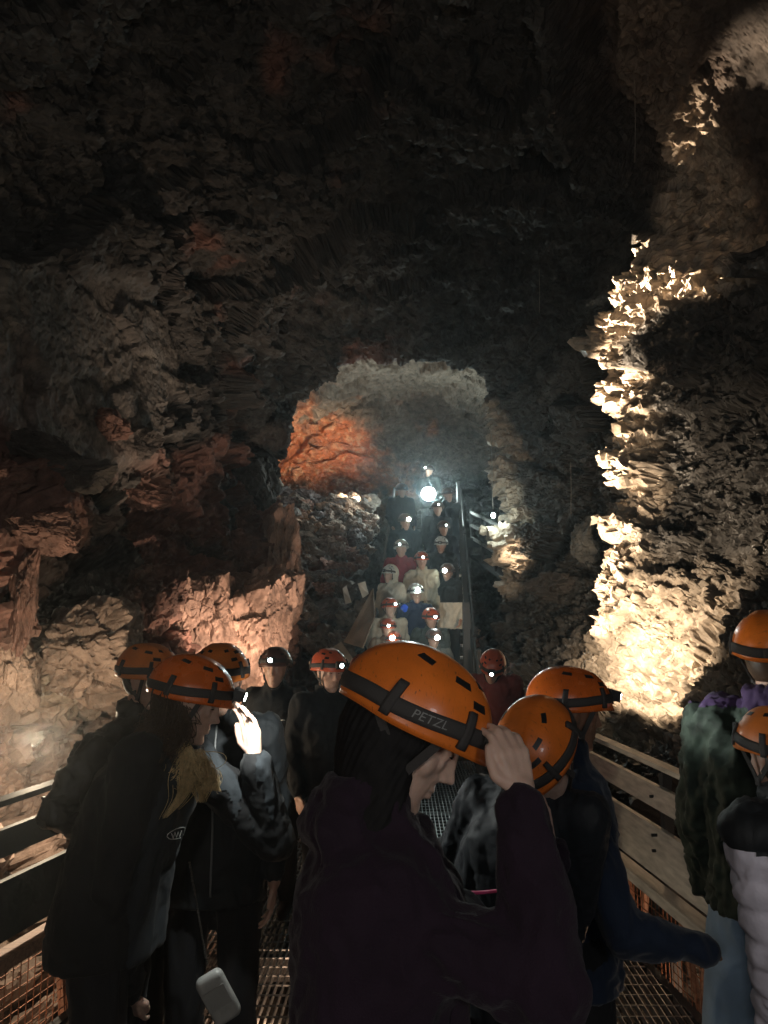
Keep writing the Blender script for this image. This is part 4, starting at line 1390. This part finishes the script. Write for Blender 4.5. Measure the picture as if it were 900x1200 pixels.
def yoke(pp, mat, z0=1.25, name='shoulder_yoke', grow=.006, back=None):
    """dark shoulder panel laid over the jacket mesh above z0"""
    me = pp['jacket'].data; s = pp['s']
    vs_ = np.empty(len(me.vertices) * 3, np.float32); me.vertices.foreach_get('co', vs_); vs_ = vs_.reshape(-1, 3)
    ns = np.empty(len(me.vertices) * 3, np.float32); me.vertices.foreach_get('normal', ns); ns = ns.reshape(-1, 3)
    keep = vs_[:, 2] > (z0 * s if not callable(z0) else z0(vs_ / s) * s)
    F_ = [tuple(p_.vertices) for p_ in me.polygons if all(keep[i] for i in p_.vertices)]
    used = sorted({i for f in F_ for i in f}); mp = {a: b for b, a in enumerate(used)}
    mb = MB(); mb.v = [tuple(vs_[i] + ns[i] * grow) for i in used]; mb.f = [tuple(mp[i] for i in f) for f in F_]
    return mb.build(name, mat, pp['root'], True)
yoke(p12, cloth('charcoal nylon', (.02, .022, .024), .5), lambda q: 1.25 + .10 * np.abs(q[:, 0]) / .25, grow=.008)
yoke(p11, cloth('purple collar cloth', (.055, .03, .085), .8), 1.488, 'collar', grow=.003)
yoke(p2, cloth('grey lining', (.09, .09, .10), .8), 1.498, 'collar_lining')


def front_detail(pp, pts, r, mat, name):
    """thin cord or stripe laid on the jacket front: local (x, z) points, found on the mesh by ray"""
    me = pp['jacket']; out = []
    s = pp['s']
    dg = bpy.context.evaluated_depsgraph_get()
    for x, z in pts:
        ok, loc, nr, fi = me.ray_cast(Vector((x * s, 1.0, z * s)), Vector((0, -1, 0)))
        if ok: out.append(loc + nr * r * .6)
    if len(out) > 1:
        mb = MB(); mb.tube(out, r, 6); return mb.build(name, mat, pp['root'], True)
bpy.context.view_layer.update()
def LG_(): return bpy.data.materials.get('white print') or simple('white print', (.75, .75, .72), .5)
front_detail(p4, [(.0, z) for z in np.linspace(1.47, .85, 22)], .004, cloth('zip metal', (.2, .2, .2), .4), 'zip')
0 and front_detail(p4, [(-.10 + .035 * math.cos(a), 1.318 + .013 * math.sin(a)) for a in np.linspace(0, 2 * PI, 25)] if False else [(.085 + .036 * math.cos(a), 1.305 + .015 * math.sin(a)) for a in np.linspace(0, 2 * PI, 25)], .0022, simple('white print', (.75, .75, .72), .5), 'oval_logo')
0 and front_detail(p4, [(.085 + x_, 1.305 + z_) for x_, z_ in [(-.024, -.006), (-.018, .006), (-.012, -.006), (-.006, .006), (0, -.006), (.006, .006), (.012, -.006), (.018, .006), (.024, -.005)]], .0016, LG_(), 'logo_scribble')
front_detail(p5, [(-.10, 1.30), (-.085, 1.303), (-.07, 1.30)], .003, LG_(), 'logo_scribble')
# inner jacket panel, zip and small oval mark of the woman on the left
def panel(pp, name, mat, test, grow=.004):
    me = pp['jacket'].data; s = pp['s']
    q = np.empty(len(me.vertices) * 3, np.float32); me.vertices.foreach_get('co', q); q = q.reshape(-1, 3)
    ns = np.empty(len(me.vertices) * 3, np.float32); me.vertices.foreach_get('normal', ns); ns = ns.reshape(-1, 3)
    Tw = np.array(Matrix.Translation(pp['root'].location) @ Matrix.Rotation(pp['root'].rotation_euler[2], 4, 'Z'))
    wq = q @ Tw[:3, :3].T + Tw[:3, 3]
    uu, vv, _ = project(wq)
    keep = test(uu, vv, q / s, ns)
    F_ = [tuple(p_.vertices) for p_ in me.polygons if all(keep[i] for i in p_.vertices)]
    used = sorted({i for f in F_ for i in f}); mp = {a: b for b, a in enumerate(used)}
    mb = MB(); mb.v = [tuple(q[i] + ns[i] * grow) for i in used]; mb.f = [tuple(mp[i] for i in f) for f in F_]
    if used: return mb.build(name, mat, pp['root'], True)
def on_jacket(pp, pxs, r, mat, name, off=.006):
    """thin line laid on the jacket where these photo positions meet it"""
    T = (Matrix.Translation(pp['root'].location) @ Matrix.Rotation(pp['root'].rotation_euler[2], 4, 'Z'))
    Ti = T.inverted(); out = []
    for u, v in pxs:
        o0 = Ti @ Vector(CAM); d0 = (Ti @ at(u, v, 3)) - o0
        ok, loc, nr, fi = pp['jacket'].ray_cast(o0, d0.normalized())
        if ok: out.append(loc + nr * off)
    if len(out) > 1:
        mb = MB(); mb.tube(out, r, 6); return mb.build(name, mat, pp['root'], True)
    print('no hit', name)
panel(p2, 'inner_jacket', cloth('dark grey softshell', (.022, .026, .030)), lambda u, v, q, n: (q[:, 1] > .12 + .1 * (1.45 - q[:, 2]) * 0) & (q[:, 2] < 1.42) & (n[:, 1] > .25) & (np.abs(q[:, 0]) < .2))
LG = simple('white print', (.75, .75, .72), .5)
on_jacket(p2, [(207 + 12 * math.cos(a), 976 - 3 * math.cos(a) + 6 * math.sin(a)) for a in np.linspace(0, 2 * PI, 25)], .0014, LG, 'oval_logo')
on_jacket(p2, [(199 + 2 * k, 979 - .5 * k + (3 if k % 2 else -3)) for k in range(9)], .0011, LG, 'logo_scribble')
hm = MB()
for k, (c_, m_, nm, dz) in enumerate((((.75, .06, .20), .25, 'pink_stripe', 0), ((.7, .75, .85), .25, 'white_stripe', -.022))):
    pts = [at(522 + 72 * t, 1044 + 10 * t - 12 * t * t - dz * 500 + 14 * t * (k), 1.80 + .06 * t) for t in np.linspace(0, 1, 9)]
    if k: pts = pts[5:]
    inv9 = p9['root'].matrix_world.inverted()
    mb = MB(); mb.tube([inv9 @ q for q in pts], .0042, 6)
    mb.build(nm, simple(nm, c_, .4), p9['root'], True)

# wavy hair of the woman on the left
def wavy(pp, roots, mat, name, n, length, r=.0016, seed=3, wave=.018, spread=.03, fwd=0.02, locks=60):
    rg = random.Random(seed); MS = pp['MS']
    mb = MB()
    L_ = []
    for k in range(locks):
        a, b = roots[(k * 7) % len(roots)]
        g3 = lambda s_: Vector((rg.gauss(0, s_), rg.gauss(0, s_), rg.gauss(0, s_ * .8)))
        L_.append((Vector(a) + g3(.010), Vector(b) + g3(spread), rg.uniform(0, 6.3), rg.uniform(7, 15), wave * rg.uniform(.6, 1.3), rg.uniform(.6, 1.1)))
    for i in range(n):
        a, b, ph, fq, wv, ln = L_[i % locks]
        j1 = Vector((rg.gauss(0, .009), rg.gauss(0, .009), rg.gauss(0, .004))); ph2 = ph + rg.gauss(0, .25); stray = rg.random() < .12
        pts = []; rs = []
        m = 18
        for k in range(m):
            t = k / (m - 1)
            tw = (.5 + .8 * math.sin(t * PI)) * (2.2 if stray else 1)
            q = a.lerp(b, t * ln) + Vector((math.sin(ph2 + fq * t) * wv * t ** .6, math.cos(ph2 + fq * t * .9) * wv * t ** .6, math.sin(ph2 * 2 + fq * t) * wv * .3)) + j1 * tw + Vector((0, fwd * math.sin(t * PI), 0))
            pts.append(q); rs.append(r * (1 - .6 * t))
        mb.tube(pts, rs, 4)
    return mb.build(name, mat, pp['root'], True, MS)
hair_cap(p2['root'], p2['MS'], M_HAIRBR)
side = []
for sx in (1,):
    for k in range(14):
        yb = -.10 + .012 * k
        side.append(((sx * (.070 + .004 * math.sin(k)), -.095 + .010 * k, .03 - .004 * k), (sx * .115, -.085 + .016 * k, -.155 - .01 * math.sin(k * 1.7))))
wavy(p2, side[:9], M_HAIRBR, 'back_hair', 520, .2, seed=4, spread=.035, r=.0018)
MSu = Matrix.Scale(p2['s'], 4) @ Matrix.Translation(p2['j']['head'])
p2u = dict(p2); p2u['MS'] = MSu
low_ = []
for k in range(16):
    yb = -.15 + .0135 * k
    low_.append(((.085 + .01 * math.sin(k * 2.1), yb * .7 - .01, -.10 - .012 * (k % 3)), (.150 + .012 * math.sin(k), yb - .01, -.27 - .03 * ((k * 7) % 4) / 3)))
for k in range(6): low_.append(((.03 + .01 * k, .035, -.15), (.08 + .012 * k, .075, -.26)))
wavy(p2u, low_, M_HAIRBL, 'blond_hair_ends', 1500, .2, seed=9, spread=.030, wave=.017, r=.0014, locks=34)
# dark hood and straight hair of the woman in front
mb = MB()
mb.ball((0, -.022, -.005), (.090, .104, .115)); mb.capsule((0, -.025, -.03), (0, .045, -.165), .090, .090); mb.capsule((.045, -.01, -.03), (.05, .035, -.15), .04, .045); mb.capsule((-.045, -.01, -.03), (-.05, .035, -.15), .04, .045)
Vv, nn, Ff = remesh(mb, .005, 3)
keep_y = .030 + .35 * np.clip(-.02 - Vv[:, 2], 0, .2) * 0
lim = .034 + np.clip(-.03 - Vv[:, 2], 0, .2) * .30
Vv[:, 1] = np.where(Vv[:, 1] > lim, lim + (Vv[:, 1] - lim) * .2, Vv[:, 1])
strand = np.sin((np.arctan2(Vv[:, 0], -Vv[:, 1]) * 46) + 3 * vnoise(Vv * 18, 4)) * .0013 + .002 * fbm(Vv * 30, 2, 3)
Vv = Vv + nn * strand[:, None]
Mw = np.array(p1['MS'])
Vw = Vv @ Mw[:3, :3].T + Mw[:3, 3]
mesh_np('hair', Vw, Ff, M_HAIRB, p1['root'], True)
0 and wavy(p1, [((.084, -.09 + .014 * k, -.01), (.098, .0 + .012 * k, -.19)) for k in range(7)], M_HAIRB, 'loose_hair', 200, .2, seed=19, spread=.008, wave=.003, r=.0009, fwd=-.004)
for pp in (p9, p10, p3): hair_cap(pp['root'], pp['MS'], M_HAIRB)
for pp in (p11, p12): hair_cap(pp['root'], pp['MS'], M_HAIRBR)

# ---- things held and carried
mb = MB(); c = at(672, 972, 2.17)
Mr = Euler((R(-25), R(20), R(25))).to_matrix()
mb.box(c, (.075, .009, .150), Mr); 
ph = mb.build('smartphone', simple('phone body', (.02, .02, .03), .25), None); tag(ph, 'smartphone with a glowing lower edge held at the chest of the boy in navy', 'phone')
b_ = ph.modifiers.new('b', 'BEVEL'); b_.width = .003; b_.segments = 3
mb = MB(); mb.box(c + Mr @ Vector((0, -.0055, 0)), (.066, .001, .138), Mr); mb.build('screen', emitter('phone screen', (.55, .65, 1), .35), ph)

bagc = at(256, 1168, 2.4)
mb = MB(); Mr = Euler((R(5), R(28), R(10))).to_matrix()
mb.box((0, 0, 0), (.085, .045, .155))
me = bpy.data.meshes.new('tmpb')
bag = mb.build('handbag', simple('grey leather', (.42, .42, .40), .4, noise=.15, bump=.3, bscale=120), None, True)
bag.location = bagc; bag.rotation_euler = (R(5), R(-28), R(10))
bv = bag.modifiers.new('b', 'BEVEL'); bv.width = .02; bv.segments = 5
tag(bag, 'small pale grey handbag hanging on a chain beside the woman with wavy hair', 'handbag')
mb = MB()
a = Vector((0, 0, .077)); 
mb.box((0, -.024, .01), (.07, .004, .06)); fo = mb.build('flap', simple('grey leather dark', (.33, .33, .31), .4, bump=.3, bscale=120), bag)
mb = MB()
inv_b = (Matrix.Translation(bag.location) @ bag.rotation_euler.to_matrix().to_4x4()).inverted()
top = at(222, 1010, 2.3); bot = at(243, 1132, 2.37)
N_ = 46
for k in range(N_):
    q = top.lerp(bot, k / N_); q2 = top.lerp(bot, (k + .62) / N_)
    mb.beam(inv_b @ q, inv_b @ q2, .006 if k % 2 else .003, .003 if k % 2 else .006)
mb.build('chain', simple('silver chain', (.6, .6, .58), .25, 1.0), bag)

# ------------------------------------------------------------------ the stairs crowd
def on_stairs(v, u, hf=1.0):
    lo = None
    for Y in np.arange(8.6, 17.0, .02):
        zst = max(0, min(SZ1, (Y - SY0) * SL))
        if at(u, v, Y).z - zst <= 1.66 * hf:
            if lo is None: return Y, zst      # nearest foot point reached
            lo = Y
    return None


def stair_pos(u, v, hf):
    best = None
    for Y in np.arange(8.8, 17.2, .02):
        zst = max(0, min(SZ1, math.ceil(max(0, (Y - SY0 + .1)) / ((SY1 - SY0) / 20)) * SZ1 / 20))
        e = abs(at(u, v, Y).z - zst - 1.70 * hf)
        if best is None or e < best[0]: best = (e, Y, zst)
    return best[1], best[2]


M_LENS_BIG = emitter('bright lit lens', (.8, 1, .92), 90)
SP = [
 # u, v(helmet), height factor, yaw, jacket, helmet, lens, hair, trousers, label
 (503, 549, 1.03, 180, (.03, .06, .05), M_DARKH, M_LENS_ON, None, 'guide at the head of the stairs holding a blazing torch towards us'),
 (471, 571, 1.00, 175, (.02, .03, .045), M_DARKH, None, None, 'visitor in dark clothes on the landing to the left of the blazing torch'),
 (525, 576, 1.00, 185, (.02, .03, .04), M_DARKH, None, None, 'visitor in dark clothes on the landing to the right of the blazing torch'),
 (513, 592, .97, 180, (.03, .04, .05), M_DARKH, M_LENS_DIM, None, 'small dark figure just under the blazing torch'),
 (475, 607, 1.0, 178, (.015, .03, .045), M_DARKH, M_LENS_BIG, None, 'visitor in black whose strong headlamp shines below left of the torch'),
 (520, 615, .97, 182, (.015, .02, .03), M_DARKH, M_LENS_DIM, None, 'visitor in black with a pale lamp, just above the white helmet'),
 (470, 638, 1.0, 176, (.30, .035, .05), M_PALEH, M_LENS_DIM, None, 'visitor in a crimson jacket on the left half of the stairs'),
 (517, 634, 1.0, 184, (.02, .025, .03), M_PALEH, None, None, 'visitor in a black jacket with a white helmet, face lit, no lamp'),
 (494, 652, .98, 182, (.52, .45, .34), M_REDH, M_LENS_ON, M_HAIRBR, 'long-haired visitor in a beige coat in the middle of the stairs'),
 (457, 668, .99, 150, (.74, .68, .56), M_PALEH, None, M_HAIRBR, 'visitor in a white hooded coat turned sideways at the left stair rail'),
 (524, 666, 1.0, 183, (.62, .56, .46), M_DARKH, M_LENS_BIG, None, 'visitor in a pale jacket with a black top half beside the right stair rail'),
 (487, 690, .97, 180, (.015, .025, .06), M_PALEH, M_LENS_BIG, M_HAIRBL, 'fair-haired visitor in a dark blue jacket with a blue shoulder patch'),
 (457, 707, .97, 178, (.50, .42, .32), M_REDH, M_LENS_ON, None, 'visitor in a beige parka and red helmet low on the stairs'),
 (505, 719, .95, 182, (.05, .06, .055), M_REDH, M_LENS_ON, None, 'visitor in a mottled dark jacket and orange helmet low on the stairs'),
 (455, 731, .92, 178, (.24, .17, .12), M_REDH, M_LENS_ON, None, 'visitor in a brown jacket at the foot of the stairs, upper of two close lamps'),
 (461, 746, .90, 184, (.16, .13, .10), M_REDH, M_LENS_BIG, None, 'short visitor at the foot of the stairs, lower of two close lamps'),
 (509, 743, .90, 180, (.10, .10, .09), M_DARKH, M_LENS_BIG, None, 'short visitor at the foot of the stairs right of centre with a bright lamp'),
]
stair_people = []
for i, (u, v, hf, yw, jc, hm_, ln, hr, lab) in enumerate(SP):
    Yp, zs = stair_pos(u, v, hf)
    jj = {}
    pp = P(lab, (u, v), Yp, yw + (i * 37 % 41) - 20, (i * 23 % 31) - 15, (4, 14, 8)[i % 3], (i * 13 % 9) - 4, voxel=.016, hvox=.011, skin=M_SKIN if i % 3 else M_SKIN_P, jacket=cloth('stair jacket %d' % i, jc, noise=.35 if i == 13 else .15, nscale=14), helmet=hm_,
           lens=ln is not None, lens_mat=ln, hair=hr, feet_z=zs, group='visitors on the stairs', detail=(i in (7, 9, 8, 12, 13)), fold=.01,
           hands=None, jacket_bulk=1.05, hood=(i == 9), joints=dict(rel=(.26, .0, 1.15), rwr=(.22, .10 + .05 * (i % 3), .93), lwr=(-.22, .12, .95)) if i != 0 else
           dict(rel=(.22, .10, 1.18), rwr=(.05, .30, 1.16), lel=(-.24, .05, 1.16), lwr=(-.06, .28, 1.12)))
    stair_people.append(pp)
    if i == 9:   # the hood is drawn over the helmet
        mb = MB(); mb.ball((0, -.02, .04), (.128, .150, .140), None, 24, 16); mb.capsule((0, -.05, 0), (0, -.06, -.12), .105, .10)
        Vv, nn, Ff = remesh(mb, .012, 2)
        Vv[:, 1] = np.where(Vv[:, 1] > .0, (Vv[:, 1]) * .12, Vv[:, 1])
        Mw = np.array(pp['MS']); mesh_np('hood', Vv @ Mw[:3, :3].T + Mw[:3, 3], Ff, cloth('stair jacket 9', (.7, .65, .55)), pp['root'], True)
    if i == 10: yoke(pp, cloth('black nylon', (.012, .014, .016)), lambda q: 1.18 + .3 * (np.abs(q[:, 0]) > .24), grow=.008)
    if i == 11:
        mb = MB(); mb.ball(tuple(pp['j']['rsh'] * pp['s'] + Vector((0, .05, 0))), (.06, .05, .06)); mb.build('shoulder_patch', cloth('bright blue', (.03, .12, .8)), pp['root'], True)
for i, pp in enumerate(stair_people):
    for ch in pp['helmet'].children:
        if ch.name.startswith('headlamp_lens') and SP[i][6] is not None:
            # lens enlarged about its own centre, standing in for lamp glare
            c0 = pp['MS'] @ HELM['_lampc']; k = 2.3 if SP[i][6] is M_LENS_BIG else 1.2
            me = ch.data
            for vv in me.vertices: vv.co = c0 + (vv.co - c0) * k + (pp['MS'].to_3x3() @ Vector((0, .004, 0)))

# the torch in the guide's hands
gp = stair_people[0]
tp = at(502, 579, gp['root'].location.y - .42)
root = empty('torch', tp); tag(root, 'blazing round torch held by the guide at the top of the stairs', 'torch')
mb = MB(); mb.tube([(0, .16, .0), (0, .06, 0), (0, .0, 0), (0, -.03, 0)], [.06, .08, .165, .172], 24); mb.build('torch_housing', M_BLACKPL, root, True)
mb = MB(); mb.tube([(0, -.028, 0), (0, -.036, 0)], [.165, .16], 28); mb.build('torch_halo', emitter('torch halo glow', (.35, .75, .62), .8), root)  # faint glowing disc added to imitate glare round the lens
mb = MB(); mb.tube([(0, -.037, 0), (0, -.046, 0)], [.118, .112], 28); mb.build('torch_lens', emitter('torch light', (.85, 1, .96), 120), root)
mb = MB(); mb.tube([(0, .13, -.02), (0, .16, -.14)], .02, 10); mb.build('handle', M_BLACKPL, root, True)
# lamp that hangs on a cord
c = at(578, 604, 12.6)
root2 = empty('hanging_lamp', c); tag(root2, 'small bare lamp hanging on a thin cord right of the stairs', 'lamp')
mb = MB(); mb.ball((0, 0, 0), (.035, .035, .045), None, 16, 12); mb.build('bulb', emitter('bulb light', (.8, 1, .95), 60), root2, True)
mb = MB(); mb.tube([(0, 0, .04), (0, 0, .10)], .02, 10); mb.build('socket', M_BLACKPL, root2, True)
mb = MB(); tpz = at(576, 548, 12.6); mb.tube([(0, 0, .09), (-.01, 0, .4), (0.0, 0, tpz.z - c.z + .6)], .006, 6); mb.build('cord', simple('pale cord', (.5, .48, .42), .6), root2, True)
HAZE = 0.0048
# ------------------------------------------------------------------ lights
def lamp(kind, name, loc, power, color=(1, 1, 1), size=0.03, target=None, cone=60, blend=0.6, parent=None):
    l = bpy.data.lights.new(name, kind)
    l.energy = power; l.color = color
    if kind in ('POINT', 'SPOT'): l.shadow_soft_size = size
    if kind == 'SPOT':
        l.spot_size = R(cone); l.spot_blend = blend
    if kind == 'AREA': l.size = size
    o = bpy.data.objects.new(name, l)
    col.objects.link(o)
    o.location = loc
    if target is not None:
        d = Vector(target) - Vector(loc)
        o.rotation_euler = d.to_track_quat('-Z', 'Y').to_euler()
    if parent: o.parent = parent
    return o


WARM = (1.0, .80, .58)
COOL = (.82, 1.0, .97)
# floodlights low behind the rails, and spots added to light the rock
lamp('POINT', 'flood_or_fill_light', (-2.02, 4.45, 1.15), 75, (1, .80, .56), .05)
lamp('SPOT', 'flood_or_fill_light', (-.75, 7.4, .15), 420, (1, .74, .54), .05, (-2.0, 8.9, 1.8), 95, .9)
lamp('SPOT', 'flood_or_fill_light', (2.0, 7.0, 1.45), 400, WARM, .04, Vector(hit(770, 795)), 66, 1.0)
lamp('SPOT', 'flood_or_fill_light', (-.5, 7.0, .9), 300, (1, .76, .58), .05, Vector(hit(235, 590)), 80, 1.0)  # extra spot added to fill the dark recess on the left
lamp('SPOT', 'flood_or_fill_light', (1.6, 6.6, 1.6), 480, WARM, .04, Vector(hit(830, 640)), 60, 1.0)  # added spot that brings out gleams on the right wall
lamp('SPOT', 'flood_or_fill_light', (2.0, 7.0, 1.45), 260, WARM, .04, Vector(hit(680, 700)), 90, 1.0)
for (a_, b_, off_, en_, cn_) in ((9, 8, 1.7, 500, 44), (9, 7, 1.7, 950, 28), (8, 6, 1.6, 1700, 24), (7, 5, 1.6, 1700, 23), (6, 4, 1.6, 1700, 24), (6, 3, 1.7, 1900, 22), (5, 3, 1.4, 900, 20)):  # chain of unseen narrow spots added to draw the bright streak
    ra, rb = Vector(ridge_pts[a_]), Vector(ridge_pts[b_])
    inw = Vector((-1, -.35, 0)).normalized()
    lamp('SPOT', 'flood_or_fill_light', ra + inw * off_ + Vector((0, 0, -.25)), en_, WARM, .03, rb + inw * .12, cn_, .7)
lamp('SPOT', 'flood_or_fill_light', Vector(ridge_pts[4]) + Vector((-1.3, -.4, -.6)), 1700, WARM, .03, Vector(web_pts[1]) + Vector((-.2, 0, .1)), 32, .7)  # added spot for the web beside the ridge
lamp('SPOT', 'flood_or_fill_light', (1.9, 12.3, 2.0), 260, WARM, .05, hit(616, 610, 9), 34, .9)
lamp('SPOT', 'flood_or_fill_light', (-.6, 16.8, 4.4), 1100, (1, .70, .44), .08, (-2.0, 19, 5.7), 80, 1)
lamp('POINT', 'flood_or_fill_light', (-.4, 15.6, 5.3), 34, (1, .88, .75), .1)
FW = Vector((0, 1, 0))
lamp('SPOT', 'headlamp_beam', p2['lamp'] + p2['fwd'] * .02, 17, (.95, 1, .95), .012, p2['lamp'] + Vector((.8, .5, -.65)), 172, .35)
lamp('SPOT', 'headlamp_beam', p9['lamp'] + p9['fwd'] * .02, .45, (1, .9, .8), .05, p1['W'] @ Vector((0, .09, -.03)), 80, .9)
lamp('SPOT', 'headlamp_beam', p10['lamp'] + p10['fwd'] * .02, 6, (.95, 1, .95), .02, p10['lamp'] + p10['fwd'] * 2, 70, .9)
lamp('POINT', 'torch_glow', tp + Vector((0, -.12, 0)), 260, COOL, .1)
lamp('POINT', 'bulb_glow', c + Vector((0, -.03, -.09)), 12, COOL, .04)
for i in (4, 6, 8, 10, 11, 12, 13, 15, 16):
    q = stair_people[i]
    lamp('SPOT', 'headlamp_beam', q['lamp'] + q['fwd'] * .05, 5, COOL, .03, q['lamp'] + q['fwd'] * 2 + Vector((0, 0, -.5)), 80, .9)
# under the walkway
for (x_, y_, e_) in ((-1.95, 3.4, 8), (1.85, 3.9, 14), (-.45, 4.0, 7)):
    lamp('POINT', 'underfloor_lamp', (x_, y_, -.22), e_, (1, .62, .38), .05)
# unseen fill lights added behind the camera, one near the stairs
lamp('POINT', 'fill_light', (-.6, -1.4, 2.3), 52, (1, .93, .85), .25)
lamp('SPOT', 'fill_light', (.2, -1.2, 2.2), 170, (1, .95, .88), .15, (-.6, 6, 8.0), 100, 1.0)
lamp('SPOT', 'fill_light', (.35, 7.3, 1.75), 75, (.9, 1, .97), .05, (.6, 11, 2.2), 45, .8)
lamp('POINT', 'fill_light', (1.0, -.9, 2.1), 24, (.95, .97, 1), .2)

hz = MB(); hz.box((0.3, 8, 4.0), (16, 30, 13))
hm_ = bpy.data.materials.new('cave air'); hm_.use_nodes = True
nt = hm_.node_tree; nt.nodes.clear()
ou = nt.nodes.new('ShaderNodeOutputMaterial'); pv = nt.nodes.new('ShaderNodeVolumePrincipled')
pv.inputs['Color'].default_value = (.8, .9, .95, 1); pv.inputs['Density'].default_value = HAZE; pv.inputs['Anisotropy'].default_value = .82
nt.links.new(pv.outputs['Volume'], ou.inputs['Volume'])
hz = hz.build('haze', hm_); tag(hz, kind='stuff')
w = bpy.data.worlds.new("World"); scene.world = w; w.use_nodes = True
bg = w.node_tree.nodes['Background']
bg.inputs['Color'].default_value = (.5, .55, .65, 1); bg.inputs['Strength'].default_value = 0.004

vs = scene.view_settings
vs.view_transform = 'Standard'; vs.look = 'None'; vs.gamma = 1; vs.exposure = 0.0
vs.use_curve_mapping = False
cy = scene.cycles
cy.use_denoising = True; cy.use_adaptive_sampling = True; cy.adaptive_threshold = 0.04; cy.adaptive_min_samples = 16
cy.max_bounces = 5; cy.diffuse_bounces = 1; cy.glossy_bounces = 2; cy.transmission_bounces = 2; cy.volume_bounces = 0
cy.sample_clamp_indirect = 3.0; cy.sample_clamp_direct = 0
cy.caustics_reflective = False; cy.caustics_refractive = False
